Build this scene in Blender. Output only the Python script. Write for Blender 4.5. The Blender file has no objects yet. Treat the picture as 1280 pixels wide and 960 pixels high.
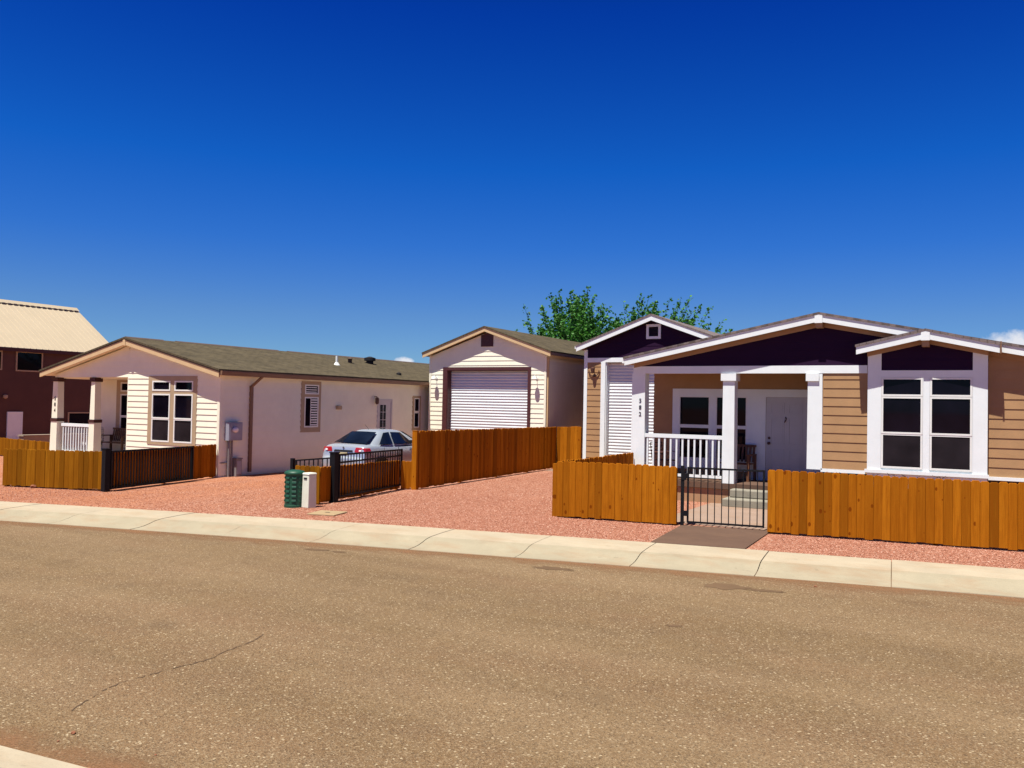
import bpy, bmesh, math, random
import numpy as np
from mathutils import Vector, Matrix

random.seed(7)
C = bpy.context.scene.collection
SC = bpy.context.scene
R = math.radians

# ------------------------------------------------------------------ materials
def new_mat(name):
    m = bpy.data.materials.new(name); m.use_nodes = True
    nt = m.node_tree; b = nt.nodes['Principled BSDF']
    return m, nt, b

def N(nt, t, **kw):
    n = nt.nodes.new(t)
    for k, v in kw.items():
        if k in n.inputs: n.inputs[k].default_value = v
        else: setattr(n, k, v)
    return n

def ramp(nt, fac, stops):
    r = nt.nodes.new('ShaderNodeValToRGB')
    el = r.color_ramp.elements
    while len(el) < len(stops): el.new(0.5)
    for e, (p, c) in zip(el, stops):
        e.position = p; e.color = (*c, 1) if len(c) == 3 else c
    nt.links.new(fac, r.inputs['Fac']); return r.outputs['Color']

def mixc(nt, fac, a, b, mode='MIX'):
    m = nt.nodes.new('ShaderNodeMix'); m.data_type = 'RGBA'; m.blend_type = mode
    for sock, v in ((m.inputs['Factor'], fac), (m.inputs['A'], a), (m.inputs['B'], b)):
        if hasattr(v, 'links') or isinstance(v, bpy.types.NodeSocket): nt.links.new(v, sock)
        elif sock.type == 'RGBA': sock.default_value = (*v, 1)
        else: sock.default_value = v
    return [o for o in m.outputs if o.type == 'RGBA'][0]

def noise(nt, scale, detail=4, rough=.6, coord='Object', stretch=None):
    tc = nt.nodes.new('ShaderNodeTexCoord'); out = tc.outputs[coord]
    if stretch:
        mp = nt.nodes.new('ShaderNodeMapping'); mp.inputs['Scale'].default_value = stretch
        nt.links.new(out, mp.inputs['Vector']); out = mp.outputs['Vector']
    n = N(nt, 'ShaderNodeTexNoise', Scale=scale, Detail=detail, Roughness=rough)
    nt.links.new(out, n.inputs['Vector'])
    return n.outputs['Fac']

def mapr(nt, v, a, b, c, d):
    m = nt.nodes.new('ShaderNodeMapRange')
    m.inputs['From Min'].default_value = a; m.inputs['From Max'].default_value = b
    m.inputs['To Min'].default_value = c; m.inputs['To Max'].default_value = d
    nt.links.new(v, m.inputs['Value']); return m.outputs['Result']

def math_(nt, op, a, b=None):
    m = nt.nodes.new('ShaderNodeMath'); m.operation = op
    for i, v in enumerate((a, b)):
        if v is None: continue
        if isinstance(v, (int, float)): m.inputs[i].default_value = v
        else: nt.links.new(v, m.inputs[i])
    return m.outputs[0]

def bump(nt, b, h, strength=.3, dist=.01):
    n = N(nt, 'ShaderNodeBump', Strength=strength, Distance=dist)
    nt.links.new(h, n.inputs['Height']); nt.links.new(n.outputs['Normal'], b.inputs['Normal'])

def paint(name, col, rough=.55, var=.10, scale=3.0, bumpy=.0, metal=0., spec=.4, grime=None):
    """painted / plain surface with uneven weathering"""
    m, nt, b = new_mat(name)
    n = noise(nt, scale, 5, .65)
    dark = tuple(c * (1 - var) for c in col); lite = tuple(min(1, c * (1 + var * .6)) for c in col)
    c = ramp(nt, n, [(.3, dark), (.7, lite)])
    n2 = noise(nt, scale * 9, 3, .6)
    c = mixc(nt, mapr(nt, n2, .35, .75, 0, var * .7), c, tuple(x * .7 for x in col))
    if grime:
        g = noise(nt, 1.3, 6, .7, stretch=(1, 1, .35))
        c = mixc(nt, mapr(nt, g, .52, .78, 0, .35), c, grime)
    nt.links.new(c, b.inputs['Base Color'])
    b.inputs['Roughness'].default_value = rough; b.inputs['Metallic'].default_value = metal
    b.inputs['Specular IOR Level'].default_value = spec
    if bumpy: bump(nt, b, n2, bumpy, .004)
    return m

M = {}
M['cream'] = paint('cream_siding_paint', (.84, .825, .655), .6, .05, 2.0, .15, grime=(.70, .64, .53))
M['beige_trim'] = paint('beige_trim_paint', (.60, .43, .235), .6, .08, 3)
M['taupe_trim'] = paint('taupe_trim_paint', (.40, .30, .185), .6, .08, 3)
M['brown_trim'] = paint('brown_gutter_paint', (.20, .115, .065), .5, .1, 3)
M['maroon'] = paint('maroon_frame_paint', (.075, .022, .022), .5, .1, 4)
M['white'] = paint('white_trim_paint', (.76, .82, .82), .55, .04, 2.5, .1, grime=(.62, .60, .56))
M['white_vinyl'] = paint('white_vinyl', (.76, .78, .74), .4, .05, 3)
M['tan'] = paint('tan_siding_paint', (.375, .222, .108), .7, .10, 2.2, .25, spec=.2, grime=(.31, .19, .105))
M['soffit'] = paint('soffit_paint', (.36, .22, .12), .7, .08, 3)
M['navy'] = paint('plum_gable_paint', (.020, .0055, .026), .7, .10, 2.4, .2, spec=.1)
M['umber'] = paint('umber_stucco', (.095, .042, .030), .85, .14, 1.2, .3)
M['dark_band'] = paint('dark_brown_band', (.06, .018, .014), .6, .1, 4)
M['iron'] = paint('black_iron_paint', (.007, .007, .009), .6, .2, 6, spec=.2)
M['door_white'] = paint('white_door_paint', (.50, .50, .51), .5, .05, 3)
M['steel_door'] = paint('white_rollup_steel', (.66, .70, .715), .45, .05, 1.5, grime=(.6, .57, .54))
M['concrete_step'] = paint('step_concrete', (.26, .24, .185), .85, .16, 5, .4)
M['greybox'] = paint('grey_meter_paint', (.30, .30, .36), .5, .12, 5)
M['pipe'] = paint('grey_conduit', (.22, .20, .20), .5, .15, 6)
M['bronze'] = paint('bronze_fixture', (.10, .045, .03), .45, .15, 9)
M['black'] = paint('black_vent', (.008, .008, .010), .7, .2, 6)
M['darkskirt'] = paint('dark_skirting', (.03, .027, .03), .8, .2, 4)
M['green_ped'] = paint('green_pedestal_plastic', (.010, .070, .038), .5, .2, 7)
M['bench_wood'] = paint('brown_bench_wood', (.16, .065, .03), .6, .3, 8)
M['dark_wood'] = paint('dark_bench_wood', (.13, .075, .04), .7, .25, 8)
M['ped'] = paint('off_white_pedestal_plastic', (.70, .72, .60), .5, .07, 5, grime=(.5, .44, .33))
M['wicker'] = paint('white_wicker', (.74, .72, .68), .6, .08, 9)
M['rock'] = paint('red_rock', (.26, .10, .05), .9, .3, 14, .5)
M['chrome'] = paint('brushed_metal', (.55, .55, .55), .3, .08, 6, metal=1.)
M['car_paint'] = paint('silver_car_paint', (.47, .53, .60), .22, .03, 2, metal=.45, spec=.6)
M['car_black'] = paint('black_car_plastic', (.012, .012, .013), .5, .2, 6)
M['tyre'] = paint('tyre_rubber', (.018, .018, .018), .85, .2, 8)
M['rim'] = paint('wheel_alloy', (.45, .46, .48), .35, .08, 6, metal=.8)
M['plate'] = paint('plate_enamel', (.45, .40, .22), .4, .1, 6)
M['shade_cloth'] = paint('window_curtain', (.16, .15, .13), .9, .2, 6)
M['lowwall'] = paint('pale_block_wall', (.34, .27, .20), .9, .15, 3, .3)
M['number'] = paint('black_number_paint', (.015, .012, .010), .5, .1, 6)

def glass(name, col=(.006, .006, .009), rough=.03, spec=.5):
    m, nt, b = new_mat(name)
    n = noise(nt, 1.4, 3, .5)
    c = ramp(nt, n, [(.35, tuple(x * .7 for x in col)), (.7, tuple(x * 1.6 for x in col))])
    nt.links.new(c, b.inputs['Base Color'])
    b.inputs['Roughness'].default_value = rough; b.inputs['Specular IOR Level'].default_value = spec
    bump(nt, b, noise(nt, 2.0, 1, .4), .03, .01)
    return m
M['glass'] = glass('window_glass', (.004, .003, .007), .03, .11)
M['screen'] = glass('insect_screen', (.014, .011, .013), .5, .12)
M['car_glass'] = glass('tinted_car_glass', (.006, .010, .018), .04, .6)

def taillight():
    m, nt, b = new_mat('red_lamp_lens')
    n = noise(nt, 30, 2, .5)
    nt.links.new(ramp(nt, n, [(.3, (.28, .008, .012)), (.7, (.45, .02, .025))]), b.inputs['Base Color'])
    b.inputs['Roughness'].default_value = .12; b.inputs['Coat Weight'].default_value = .5
    return m
M['tail'] = taillight()
M['clear_lens'] = paint('clear_lamp_lens', (.75, .70, .70), .15, .05, 20)

def wood(name, base, spread=.22, knots=True):
    m, nt, b = new_mat(name)
    at = N(nt, 'ShaderNodeAttribute', attribute_name='tone')
    f = at.outputs['Fac']
    lo = tuple(c * (1 - spread * 1.5) for c in base); hi = (base[0] * (1 + spread * .7), base[1] * (1 + spread), base[2] * (1 + spread * 1.3))
    c = ramp(nt, f, [(0, lo), (.5, base), (1, hi)])
    # grain streaks, offset per plank
    tc = nt.nodes.new('ShaderNodeTexCoord')
    off = nt.nodes.new('ShaderNodeVectorMath'); off.operation = 'ADD'
    cmb = nt.nodes.new('ShaderNodeCombineXYZ')
    nt.links.new(math_(nt, 'MULTIPLY', f, 37.), cmb.inputs['Z']); nt.links.new(math_(nt, 'MULTIPLY', f, 11.), cmb.inputs['X'])
    nt.links.new(tc.outputs['Object'], off.inputs[0]); nt.links.new(cmb.outputs[0], off.inputs[1])
    mp = nt.nodes.new('ShaderNodeMapping'); mp.inputs['Scale'].default_value = (26, 26, 1.5)
    nt.links.new(off.outputs[0], mp.inputs['Vector'])
    g = N(nt, 'ShaderNodeTexNoise', Scale=1.0, Detail=5, Roughness=.65, Distortion=.6)
    nt.links.new(mp.outputs[0], g.inputs['Vector'])
    c = mixc(nt, mapr(nt, g.outputs['Fac'], .42, .72, 0, .75), c, tuple(x * q for x, q in zip(base, (.62, .52, .45))))
    c = mixc(nt, mapr(nt, g.outputs['Fac'], .45, .22, 0, .35), c, tuple(min(1, x * q) for x, q in zip(base, (1.25, 1.35, 1.8))))
    if knots:
        mk = nt.nodes.new('ShaderNodeMapping'); mk.inputs['Scale'].default_value = (7.5, 3.0, 4.6)
        nt.links.new(off.outputs[0], mk.inputs['Vector'])
        v = N(nt, 'ShaderNodeTexVoronoi', Scale=1.0, Randomness=1.0)
        nt.links.new(mk.outputs[0], v.inputs['Vector'])
        sp = nt.nodes.new('ShaderNodeSeparateColor'); nt.links.new(v.outputs['Color'], sp.inputs[0])
        rad = mapr(nt, sp.outputs[0], .25, 1.0, 0.0, .21)
        k = math_(nt, 'LESS_THAN', v.outputs['Distance'], rad)
        c = mixc(nt, math_(nt, 'MULTIPLY', k, .8), c, tuple(x * q for x, q in zip(base, (.38, .22, .15))))
    s = noise(nt, .8, 4, .7)
    c = mixc(nt, mapr(nt, s, .5, .8, 0, .35), c, tuple(x * q for x, q in zip(base, (.7, .62, .55))))
    nt.links.new(c, b.inputs['Base Color'])
    b.inputs['Roughness'].default_value = .85; b.inputs['Specular IOR Level'].default_value = .04
    bump(nt, b, g.outputs['Fac'], .35, .004)
    return m
M['cedar'] = wood('stained_cedar', (.375, .124, .006), .28)
M['cedar_left'] = wood('stained_cedar_older', (.255, .100, .005), .25, False)

def asphalt():
    m, nt, b = new_mat('dusty_asphalt')
    tc = nt.nodes.new('ShaderNodeTexCoord')
    big = noise(nt, .22, 5, .6); mid = noise(nt, 1.7, 5, .65)
    c = ramp(nt, big, [(.3, (.148, .089, .038)), (.7, (.212, .135, .064))])
    c = mixc(nt, mapr(nt, mid, .4, .75, 0, .6), c, (.120, .074, .040))
    # worn lanes run along the street
    ln = noise(nt, 1.0, 4, .6, stretch=(.08, .60, .2))
    c = mixc(nt, mapr(nt, ln, .42, .66, 0, .75), c, (.25, .163, .086))
    # reddish dust toward the kerbs
    du = noise(nt, .6, 4, .6, stretch=(.35, .9, .2))
    c = mixc(nt, mapr(nt, du, .48, .70, 0, .55), c, (.205, .112, .056))
    # aggregate
    for sc_, w, light, dark in ((85, .9, (.37, .28, .17), (.05, .03, .016)), (170, .75, (.31, .23, .14), (.06, .036, .02))):
        v = N(nt, 'ShaderNodeTexVoronoi', Scale=sc_); nt.links.new(tc.outputs['Object'], v.inputs['Vector'])
        s = nt.nodes.new('ShaderNodeSeparateColor'); nt.links.new(v.outputs['Color'], s.inputs[0])
        c = mixc(nt, mapr(nt, s.outputs[0], .70, .97, 0, w * .72), c, light)
        c = mixc(nt, mapr(nt, s.outputs[1], .62, .95, 0, w * .66), c, dark)
        if sc_ == 85: h = v.outputs['Distance']
    spk = N(nt, 'ShaderNodeTexVoronoi', Scale=38); nt.links.new(tc.outputs['Object'], spk.inputs['Vector'])
    s = nt.nodes.new('ShaderNodeSeparateColor'); nt.links.new(spk.outputs['Color'], s.inputs[0])
    k = math_(nt, 'MULTIPLY', math_(nt, 'GREATER_THAN', s.outputs[2], .955), math_(nt, 'LESS_THAN', spk.outputs['Distance'], .36))
    c = mixc(nt, math_(nt, 'MULTIPLY', k, .62), c, (.52, .42, .27))
    # oil spots
    o = noise(nt, .55, 3, .5)
    c = mixc(nt, mapr(nt, o, .66, .74, 0, .4), c, (.075, .045, .025))
    nt.links.new(c, b.inputs['Base Color'])
    b.inputs['Roughness'].default_value = .9; b.inputs['Specular IOR Level'].default_value = .2
    bump(nt, b, h, .6, .012)
    return m
M['asphalt'] = asphalt()

def concrete(name, base, stain, amt=.5, fine=60):
    m, nt, b = new_mat(name)
    n = noise(nt, 1.1, 6, .7); f = noise(nt, fine, 3, .6); st = noise(nt, .9, 5, .65, stretch=(1, 2.2, 1))
    c = ramp(nt, n, [(.3, tuple(x * .86 for x in base)), (.7, tuple(min(1, x * 1.08) for x in base))])
    c = mixc(nt, mapr(nt, st, .48, .74, 0, amt), c, stain)
    c = mixc(nt, mapr(nt, f, .5, .8, 0, .4), c, tuple(x * .62 for x in base))
    spots = noise(nt, 7, 3, .5)
    c = mixc(nt, mapr(nt, spots, .68, .74, 0, .4), c, tuple(x * .55 for x in base))
    nt.links.new(c, b.inputs['Base Color']); b.inputs['Roughness'].default_value = .9
    b.inputs['Specular IOR Level'].default_value = .2
    bump(nt, b, f, .25, .004)
    return m
M['sidewalk'] = concrete('pale_concrete', (.41, .345, .245), (.34, .21, .11), .45)
M['kerb'] = concrete('weathered_kerb_concrete', (.345, .297, .205), (.30, .175, .095), .6)
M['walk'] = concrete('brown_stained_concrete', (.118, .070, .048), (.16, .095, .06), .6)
M['patio'] = concrete('pinkish_patio_concrete', (.30, .215, .165), (.30, .18, .105), .6)
M['lid'] = concrete('utility_lid_concrete', (.36, .265, .15), (.30, .19, .10))

def gravel():
    m, nt, b = new_mat('red_gravel')
    tc = nt.nodes.new('ShaderNodeTexCoord')
    v = N(nt, 'ShaderNodeTexVoronoi', Scale=44); nt.links.new(tc.outputs['Object'], v.inputs['Vector'])
    s = nt.nodes.new('ShaderNodeSeparateColor'); nt.links.new(v.outputs['Color'], s.inputs[0])
    c = ramp(nt, s.outputs[0], [(0, (.15, .046, .026)), (.35, (.31, .122, .073)), (.7, (.42, .198, .128)), (1, (.56, .36, .27))])
    # packed orange sand shows where wheels have run (more of it in the left driveway)
    sx = nt.nodes.new('ShaderNodeSeparateXYZ'); nt.links.new(tc.outputs['Object'], sx.inputs[0])
    n = noise(nt, .35, 5, .6); n2 = noise(nt, .9, 5, .65, stretch=(1.3, .3, 1))
    left = mapr(nt, sx.outputs[0], -13.5, -16.5, 0.05, .62)
    sand = math_(nt, 'MULTIPLY', mapr(nt, n2, .35, .62, .25, 1), left)
    c = mixc(nt, sand, c, (.41, .160, .072))
    c = mixc(nt, mapr(nt, n, .45, .75, 0, .28), c, (.27, .092, .052))
    tr = noise(nt, 1.0, 4, .6, stretch=(.9, .12, 1))
    c = mixc(nt, mapr(nt, tr, .55, .72, 0, .35), c, (.48, .23, .145))
    nt.links.new(c, b.inputs['Base Color']); b.inputs['Roughness'].default_value = .95
    b.inputs['Specular IOR Level'].default_value = .1
    bump(nt, b, v.outputs['Distance'], .8, .02)
    return m
M['gravel'] = gravel()

def stones():
    m, nt, b = new_mat('red_gravel_stones')
    at = N(nt, 'ShaderNodeAttribute', attribute_name='tone')
    c = ramp(nt, at.outputs['Fac'], [(0, (.13, .04, .024)), (.3, (.31, .12, .073)), (.7, (.43, .203, .133)), (.9, (.56, .34, .25)), (1, (.66, .48, .37))])
    nt.links.new(c, b.inputs['Base Color']); b.inputs['Roughness'].default_value = .95
    b.inputs['Specular IOR Level'].default_value = .1
    return m
M['stones'] = stones()

def dirt():
    m, nt, b = new_mat('desert_soil')
    n = noise(nt, .05, 8, .65); f = noise(nt, 3, 5, .7)
    c = ramp(nt, n, [(.3, (.22, .085, .04)), (.7, (.30, .135, .07))])
    c = mixc(nt, mapr(nt, f, .4, .8, 0, .5), c, (.25, .10, .055))
    nt.links.new(c, b.inputs['Base Color']); b.inputs['Roughness'].default_value = .95
    bump(nt, b, f, .4, .03)
    return m
M['dirt'] = dirt()

def shingle(name, a, bcol, ccol):
    m, nt, b = new_mat(name)
    tc = nt.nodes.new('ShaderNodeTexCoord')
    br = N(nt, 'ShaderNodeTexBrick', Scale=1.0)
    br.offset = .5; br.inputs['Mortar Size'].default_value = .012
    br.inputs['Brick Width'].default_value = .33; br.inputs['Row Height'].default_value = .145
    mp = nt.nodes.new('ShaderNodeMapping'); mp.inputs['Rotation'].default_value = (0, 0, R(90))
    nt.links.new(tc.outputs['Object'], mp.inputs['Vector']); nt.links.new(mp.outputs[0], br.inputs['Vector'])
    br.inputs['Color1'].default_value = (*a, 1); br.inputs['Color2'].default_value = (*bcol, 1)
    br.inputs['Mortar'].default_value = (*[x * .45 for x in a], 1)
    br.inputs['Bias'].default_value = 0.
    n = noise(nt, 2.6, 4, .7); c = mixc(nt, mapr(nt, n, .42, .7, 0, .7), br.outputs['Color'], ccol)
    f = noise(nt, 40, 3, .7); c = mixc(nt, mapr(nt, f, .4, .8, 0, .55), c, tuple(x * .4 for x in a))
    nt.links.new(c, b.inputs['Base Color']); b.inputs['Roughness'].default_value = .95
    b.inputs['Specular IOR Level'].default_value = .15
    bump(nt, b, br.outputs['Fac'], .5, .01)
    return m
M['olive_shingle'] = shingle('olive_shingles', (.100, .080, .046), (.066, .054, .034), (.135, .108, .066))
M['grey_shingle'] = shingle('grey_brown_shingles', (.20, .16, .15), (.15, .12, .12), (.24, .2, .18))
M['roof_edge'] = paint('shingle_edge', (.085, .055, .04), .85, .2, 8)
M['metal_roof'] = paint('cream_metal_roof', (.455, .375, .26), .55, .05, .8, metal=0., spec=.4)

def leafmat(name, a, b_, c_):
    m, nt, b = new_mat(name)
    at = N(nt, 'ShaderNodeAttribute', attribute_name='tone')
    c = ramp(nt, at.outputs['Fac'], [(0, a), (.6, b_), (1, c_)])
    nt.links.new(c, b.inputs['Base Color']); b.inputs['Roughness'].default_value = .55
    b.inputs['Specular IOR Level'].default_value = .35
    tr = N(nt, 'ShaderNodeBsdfTranslucent'); nt.links.new(c, tr.inputs['Color'])
    ms = N(nt, 'ShaderNodeMixShader'); ms.inputs[0].default_value = .3
    nt.links.new(b.outputs[0], ms.inputs[1]); nt.links.new(tr.outputs[0], ms.inputs[2])
    nt.links.new(ms.outputs[0], nt.nodes['Material Output'].inputs['Surface'])
    return m
M['leaf'] = leafmat('tree_leaves', (.020, .088, .014), (.047, .195, .022), (.11, .30, .035))
M['bark'] = paint('tree_bark', (.11, .075, .05), .9, .25, 9, .5)
M['twig'] = paint('dry_twig', (.07, .045, .03), .9, .25, 9)

# ------------------------------------------------------------------ mesh builder
def XF_world(a, b, z): return (a, b, z)
def XF_front(y0):          # plane facing the street: a = x, b = outward, z
    return lambda a, b, z: (a, y0 - b, z)
def XF_right(x0):          # plane facing +X: a = y, b = outward
    return lambda a, b, z: (x0 + b, a, z)

class MB:
    def __init__(s, xf=XF_world): s.v = []; s.f = []; s.t = []; s.xf = xf
    def add(s, pts, faces, tone=.5):
        o = len(s.v); s.v += [s.xf(*p) for p in pts]
        s.f += [tuple(i + o for i in f) for f in faces]; s.t += [tone] * len(faces); return s
    def hexa(s, p, tone=.5):
        return s.add(p, [(0, 3, 2, 1), (4, 5, 6, 7), (0, 1, 5, 4), (1, 2, 6, 5), (2, 3, 7, 6), (3, 0, 4, 7)], tone)
    def box(s, x0, x1, y0, y1, z0, z1, tone=.5):
        return s.hexa([(x0, y0, z0), (x1, y0, z0), (x1, y1, z0), (x0, y1, z0), (x0, y0, z1), (x1, y0, z1), (x1, y1, z1), (x0, y1, z1)], tone)
    def prism(s, poly, b0, b1, tone=.5):
        """polygon in (a,z) extruded along b"""
        n = len(poly)
        pts = [(a, b0, z) for a, z in poly] + [(a, b1, z) for a, z in poly]
        fs = [tuple(range(n))[::-1], tuple(range(n, 2 * n))] + [(i, (i + 1) % n, n + (i + 1) % n, n + i) for i in range(n)]
        return s.add(pts, fs, tone)
    def frame(s, a0, a1, z0, z1, w, b0, b1):
        s.box(a0, a0 + w, b0, b1, z0, z1); s.box(a1 - w, a1, b0, b1, z0, z1)
        s.box(a0 + w, a1 - w, b0, b1, z0, z0 + w); s.box(a0 + w, a1 - w, b0, b1, z1 - w, z1); return s
    def tube(s, pts, r, n=8, r1=None, cap=True, tone=.5):
        pts = [Vector(p) for p in pts]; rings = []; k = len(pts)
        for i, p in enumerate(pts):
            d = (pts[min(i + 1, k - 1)] - pts[max(i - 1, 0)]).normalized()
            u = d.orthogonal().normalized() if abs(d.z) < .99 else Vector((1, 0, 0)); w = d.cross(u).normalized(); u = w.cross(d)
            rr = r if r1 is None else r + (r1 - r) * i / max(1, k - 1)
            rings.append([p + u * math.cos(2 * math.pi * j / n) * rr + w * math.sin(2 * math.pi * j / n) * rr for j in range(n)])
        V = [tuple(q) for rg in rings for q in rg]; F = []
        for i in range(k - 1):
            for j in range(n):
                a = i * n + j; b = i * n + (j + 1) % n; F.append((a, b, b + n, a + n))
        if cap: F += [tuple(range(n))[::-1], tuple(range((k - 1) * n, k * n))]
        return s.add(V, F, tone)
    def lathe(s, prof, c=(0, 0, 0), n=20, axis='z'):
        V = []; F = []
        for r, h in prof:
            for j in range(n):
                a = 2 * math.pi * j / n; x, y = r * math.cos(a), r * math.sin(a)
                p = (x, y, h) if axis == 'z' else ((h, x, y) if axis == 'x' else (x, h, y))
                V.append((c[0] + p[0], c[1] + p[1], c[2] + p[2]))
        for i in range(len(prof) - 1):
            for j in range(n):
                a = i * n + j; b = i * n + (j + 1) % n; F.append((a, b, b + n, a + n))
        F += [tuple(range(n))[::-1], tuple(range((len(prof) - 1) * n, len(prof) * n))]
        return s.add(V, F)
    def build(s, name, mat, parent=None, local=False, smooth=False, bevel=0, recalc=True):
        me = bpy.data.meshes.new(name)
        off = Vector((0, 0, 0))
        if parent is not None and not local:
            p = parent
            while p is not None: off += p.location; p = p.parent
        vs = [(x - off.x, y - off.y, z - off.z) for x, y, z in s.v]
        me.from_pydata(vs, [], s.f)
        at = me.attributes.new('tone', 'FLOAT', 'FACE'); at.data.foreach_set('value', np.array(s.t, dtype=np.float32))
        if recalc:
            bm = bmesh.new(); bm.from_mesh(me); bmesh.ops.recalc_face_normals(bm, faces=bm.faces); bm.to_mesh(me); bm.free()
        if smooth: me.polygons.foreach_set('use_smooth', [True] * len(me.polygons))
        me.materials.append(mat); me.update()
        o = bpy.data.objects.new(name, me); C.objects.link(o)
        if parent is not None: o.parent = parent
        if bevel:
            b = o.modifiers.new('edge', 'BEVEL'); b.width = bevel; b.segments = 2; b.limit_method = 'ANGLE'
        return o

def pieces(o):
    """every loose piece of a part becomes a part of its own"""
    bm = bmesh.new(); bm.from_mesh(o.data); bm.verts.ensure_lookup_table(); seen = set(); groups = []
    for v in bm.verts:
        if v.index in seen: continue
        st_ = [v]; comp = []; seen.add(v.index)
        while st_:
            q = st_.pop(); comp.append(q.index)
            for e in q.link_edges:
                w_ = e.other_vert(q)
                if w_.index not in seen: seen.add(w_.index); st_.append(w_)
        groups.append(set(comp))
    bm.free()
    for g_ in groups:
        me = o.data.copy(); b2 = bmesh.new(); b2.from_mesh(me)
        bmesh.ops.delete(b2, geom=[v for v in b2.verts if v.index not in g_], context='VERTS'); b2.to_mesh(me); b2.free()
        d_ = o.copy(); d_.data = me; C.objects.link(d_); d_.parent = o.parent
    bpy.data.objects.remove(o)

def tag(o, label, cat, group=None):
    o['label'] = label; o['category'] = cat
    if group: o['group'] = group
    return o
def thing(name, label, cat, loc, rz=0, group=None):
    o = bpy.data.objects.new(name, None); C.objects.link(o); o.location = loc; o.rotation_euler = (0, 0, rz)
    o.empty_display_size = .3
    return tag(o, label, cat, group)
def struct(o, kind='structure'): o['kind'] = kind; return o
def copy_thing(o, loc, rz=None, label=None):
    c = o.copy(); C.objects.link(c); c.location = loc
    if rz is not None: c.rotation_euler = (0, 0, rz)
    if label: c['label'] = label
    def rec(src, dst):
        for ch in [k for k in src.children if k.name not in done]:
            d = ch.copy(); C.objects.link(d); d.parent = dst; done.add(d.name); rec(ch, d)
    done = set(); rec(o, c); return c

# ------------------------------------------------------------------ house helpers
def siding(mb, a0, a1, z0, z1, exp, openings=(), t=.017, lim=None):
    """lap boards (thick lower edge) with rectangular openings; lim(z)->(left,right) clips under a gable"""
    z = z0
    while z < z1 - .01:
        ze = min(z + exp, z1)
        cuts = {z, ze}
        for (oa, ob, oz0, oz1) in openings:
            for q in (oz0, oz1):
                if z < q < ze: cuts.add(q)
        cuts = sorted(cuts)
        for za, zb in zip(cuts[:-1], cuts[1:]):
            spans = [(a0, a1)]
            for (oa, ob, oz0, oz1) in openings:
                if oz0 < zb - 1e-4 and oz1 > za + 1e-4:
                    nxt = []
                    for (p, q) in spans:
                        if oa > p: nxt.append((p, min(q, oa)))
                        if ob < q: nxt.append((max(p, ob), q))
                    spans = [(p, q) for p, q in nxt if q - p > .005]
            fa = (za - z) / exp; fb = (zb - z) / exp
            ta, tb = t + (.003 - t) * fa, t + (.003 - t) * fb
            for (p, q) in spans:
                p0 = p1 = p; q0 = q1 = q
                if lim:
                    l0, r0 = lim(za); l1, r1 = lim(zb)
                    p0, q0, p1, q1 = max(p, l0), min(q, r0), max(p, l1), min(q, r1)
                    if q0 - p0 < .02: continue
                    if q1 < p1: q1 = p1 = (q1 + p1) / 2
                mb.hexa([(p0, -.01, za), (q0, -.01, za), (q0, ta, za), (p0, ta, za), (p1, -.01, zb), (q1, -.01, zb), (q1, tb, zb), (p1, tb, zb)])
        z = ze
    return mb

def gable_lim(xl, zl, xp, zp, xr, zr):
    def f(z):
        l = xl if z <= zl else xl + (z - zl) / (zp - zl) * (xp - xl)
        r = xr if z <= zr else xr + (z - zr) / (zp - zr) * (xp - xr)
        return (min(l, xp), max(r, xp))
    return f

def chevron(mb, xl, zl, xp, zp, xr, zr, th, y0, y1):
    mb.prism([(xl, zl - th), (xp, zp - th), (xp, zp), (xl, zl)], y0, y1)
    mb.prism([(xp, zp - th), (xr, zr - th), (xr, zr), (xp, zp)], y0, y1); return mb

def window(parent, xf, a0, a1, cols, z_rows, sash=.035, trim=None, trim_box=None, name='window', frame_mat='white_vinyl', depth=.03, lower_screen=True, trim_th=.03, blinds=None):
    """cols: list of (a0,a1) lights; z_rows: list of (z0,z1) lights from the bottom up"""
    w = MB(xf); g = MB(xf); s = MB(xf)
    for (c0, c1) in cols:
        for i, (r0, r1) in enumerate(z_rows):
            w.frame(c0 - sash, c1 + sash, r0 - sash, r1 + sash, sash + .004, .004, depth + .006 * (i > 0))
            (s if (i == 0 and lower_screen) else g).box(c0 - .002, c1 + .002, .003, .012, r0 - .002, r1 + .002)
    wo = w.build(name, M[frame_mat], parent)
    if g.v: g.build('pane', M['glass'], wo)
    if s.v: s.build('screen', M['screen'], wo)
    if trim_box:
        ta0, ta1, tz0, tz1 = trim_box
        t = MB(xf)
        inner = [(c0 - sash, c1 + sash) for c0, c1 in cols]
        lo = min(r[0] for r in z_rows) - sash; hi = max(r[1] for r in z_rows) + sash
        t.box(ta0, inner[0][0], 0, trim_th, tz0, tz1); t.box(inner[-1][1], ta1, 0, trim_th, tz0, tz1)
        for (p, q), (p2, q2) in zip(inner[:-1], inner[1:]): t.box(q, p2, 0, trim_th, tz0, tz1)
        for (p, q) in inner:
            t.box(p, q, 0, trim_th, tz0, lo); t.box(p, q, 0, trim_th, hi, tz1)
            for (ra, rb) in zip(z_rows[:-1], z_rows[1:]):
                if rb[0] - ra[1] > 2 * sash + .01: t.box(p, q, 0, trim_th, ra[1] + sash, rb[0] - sash)
        t.build('trim', M[trim], wo)
    return wo

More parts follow.
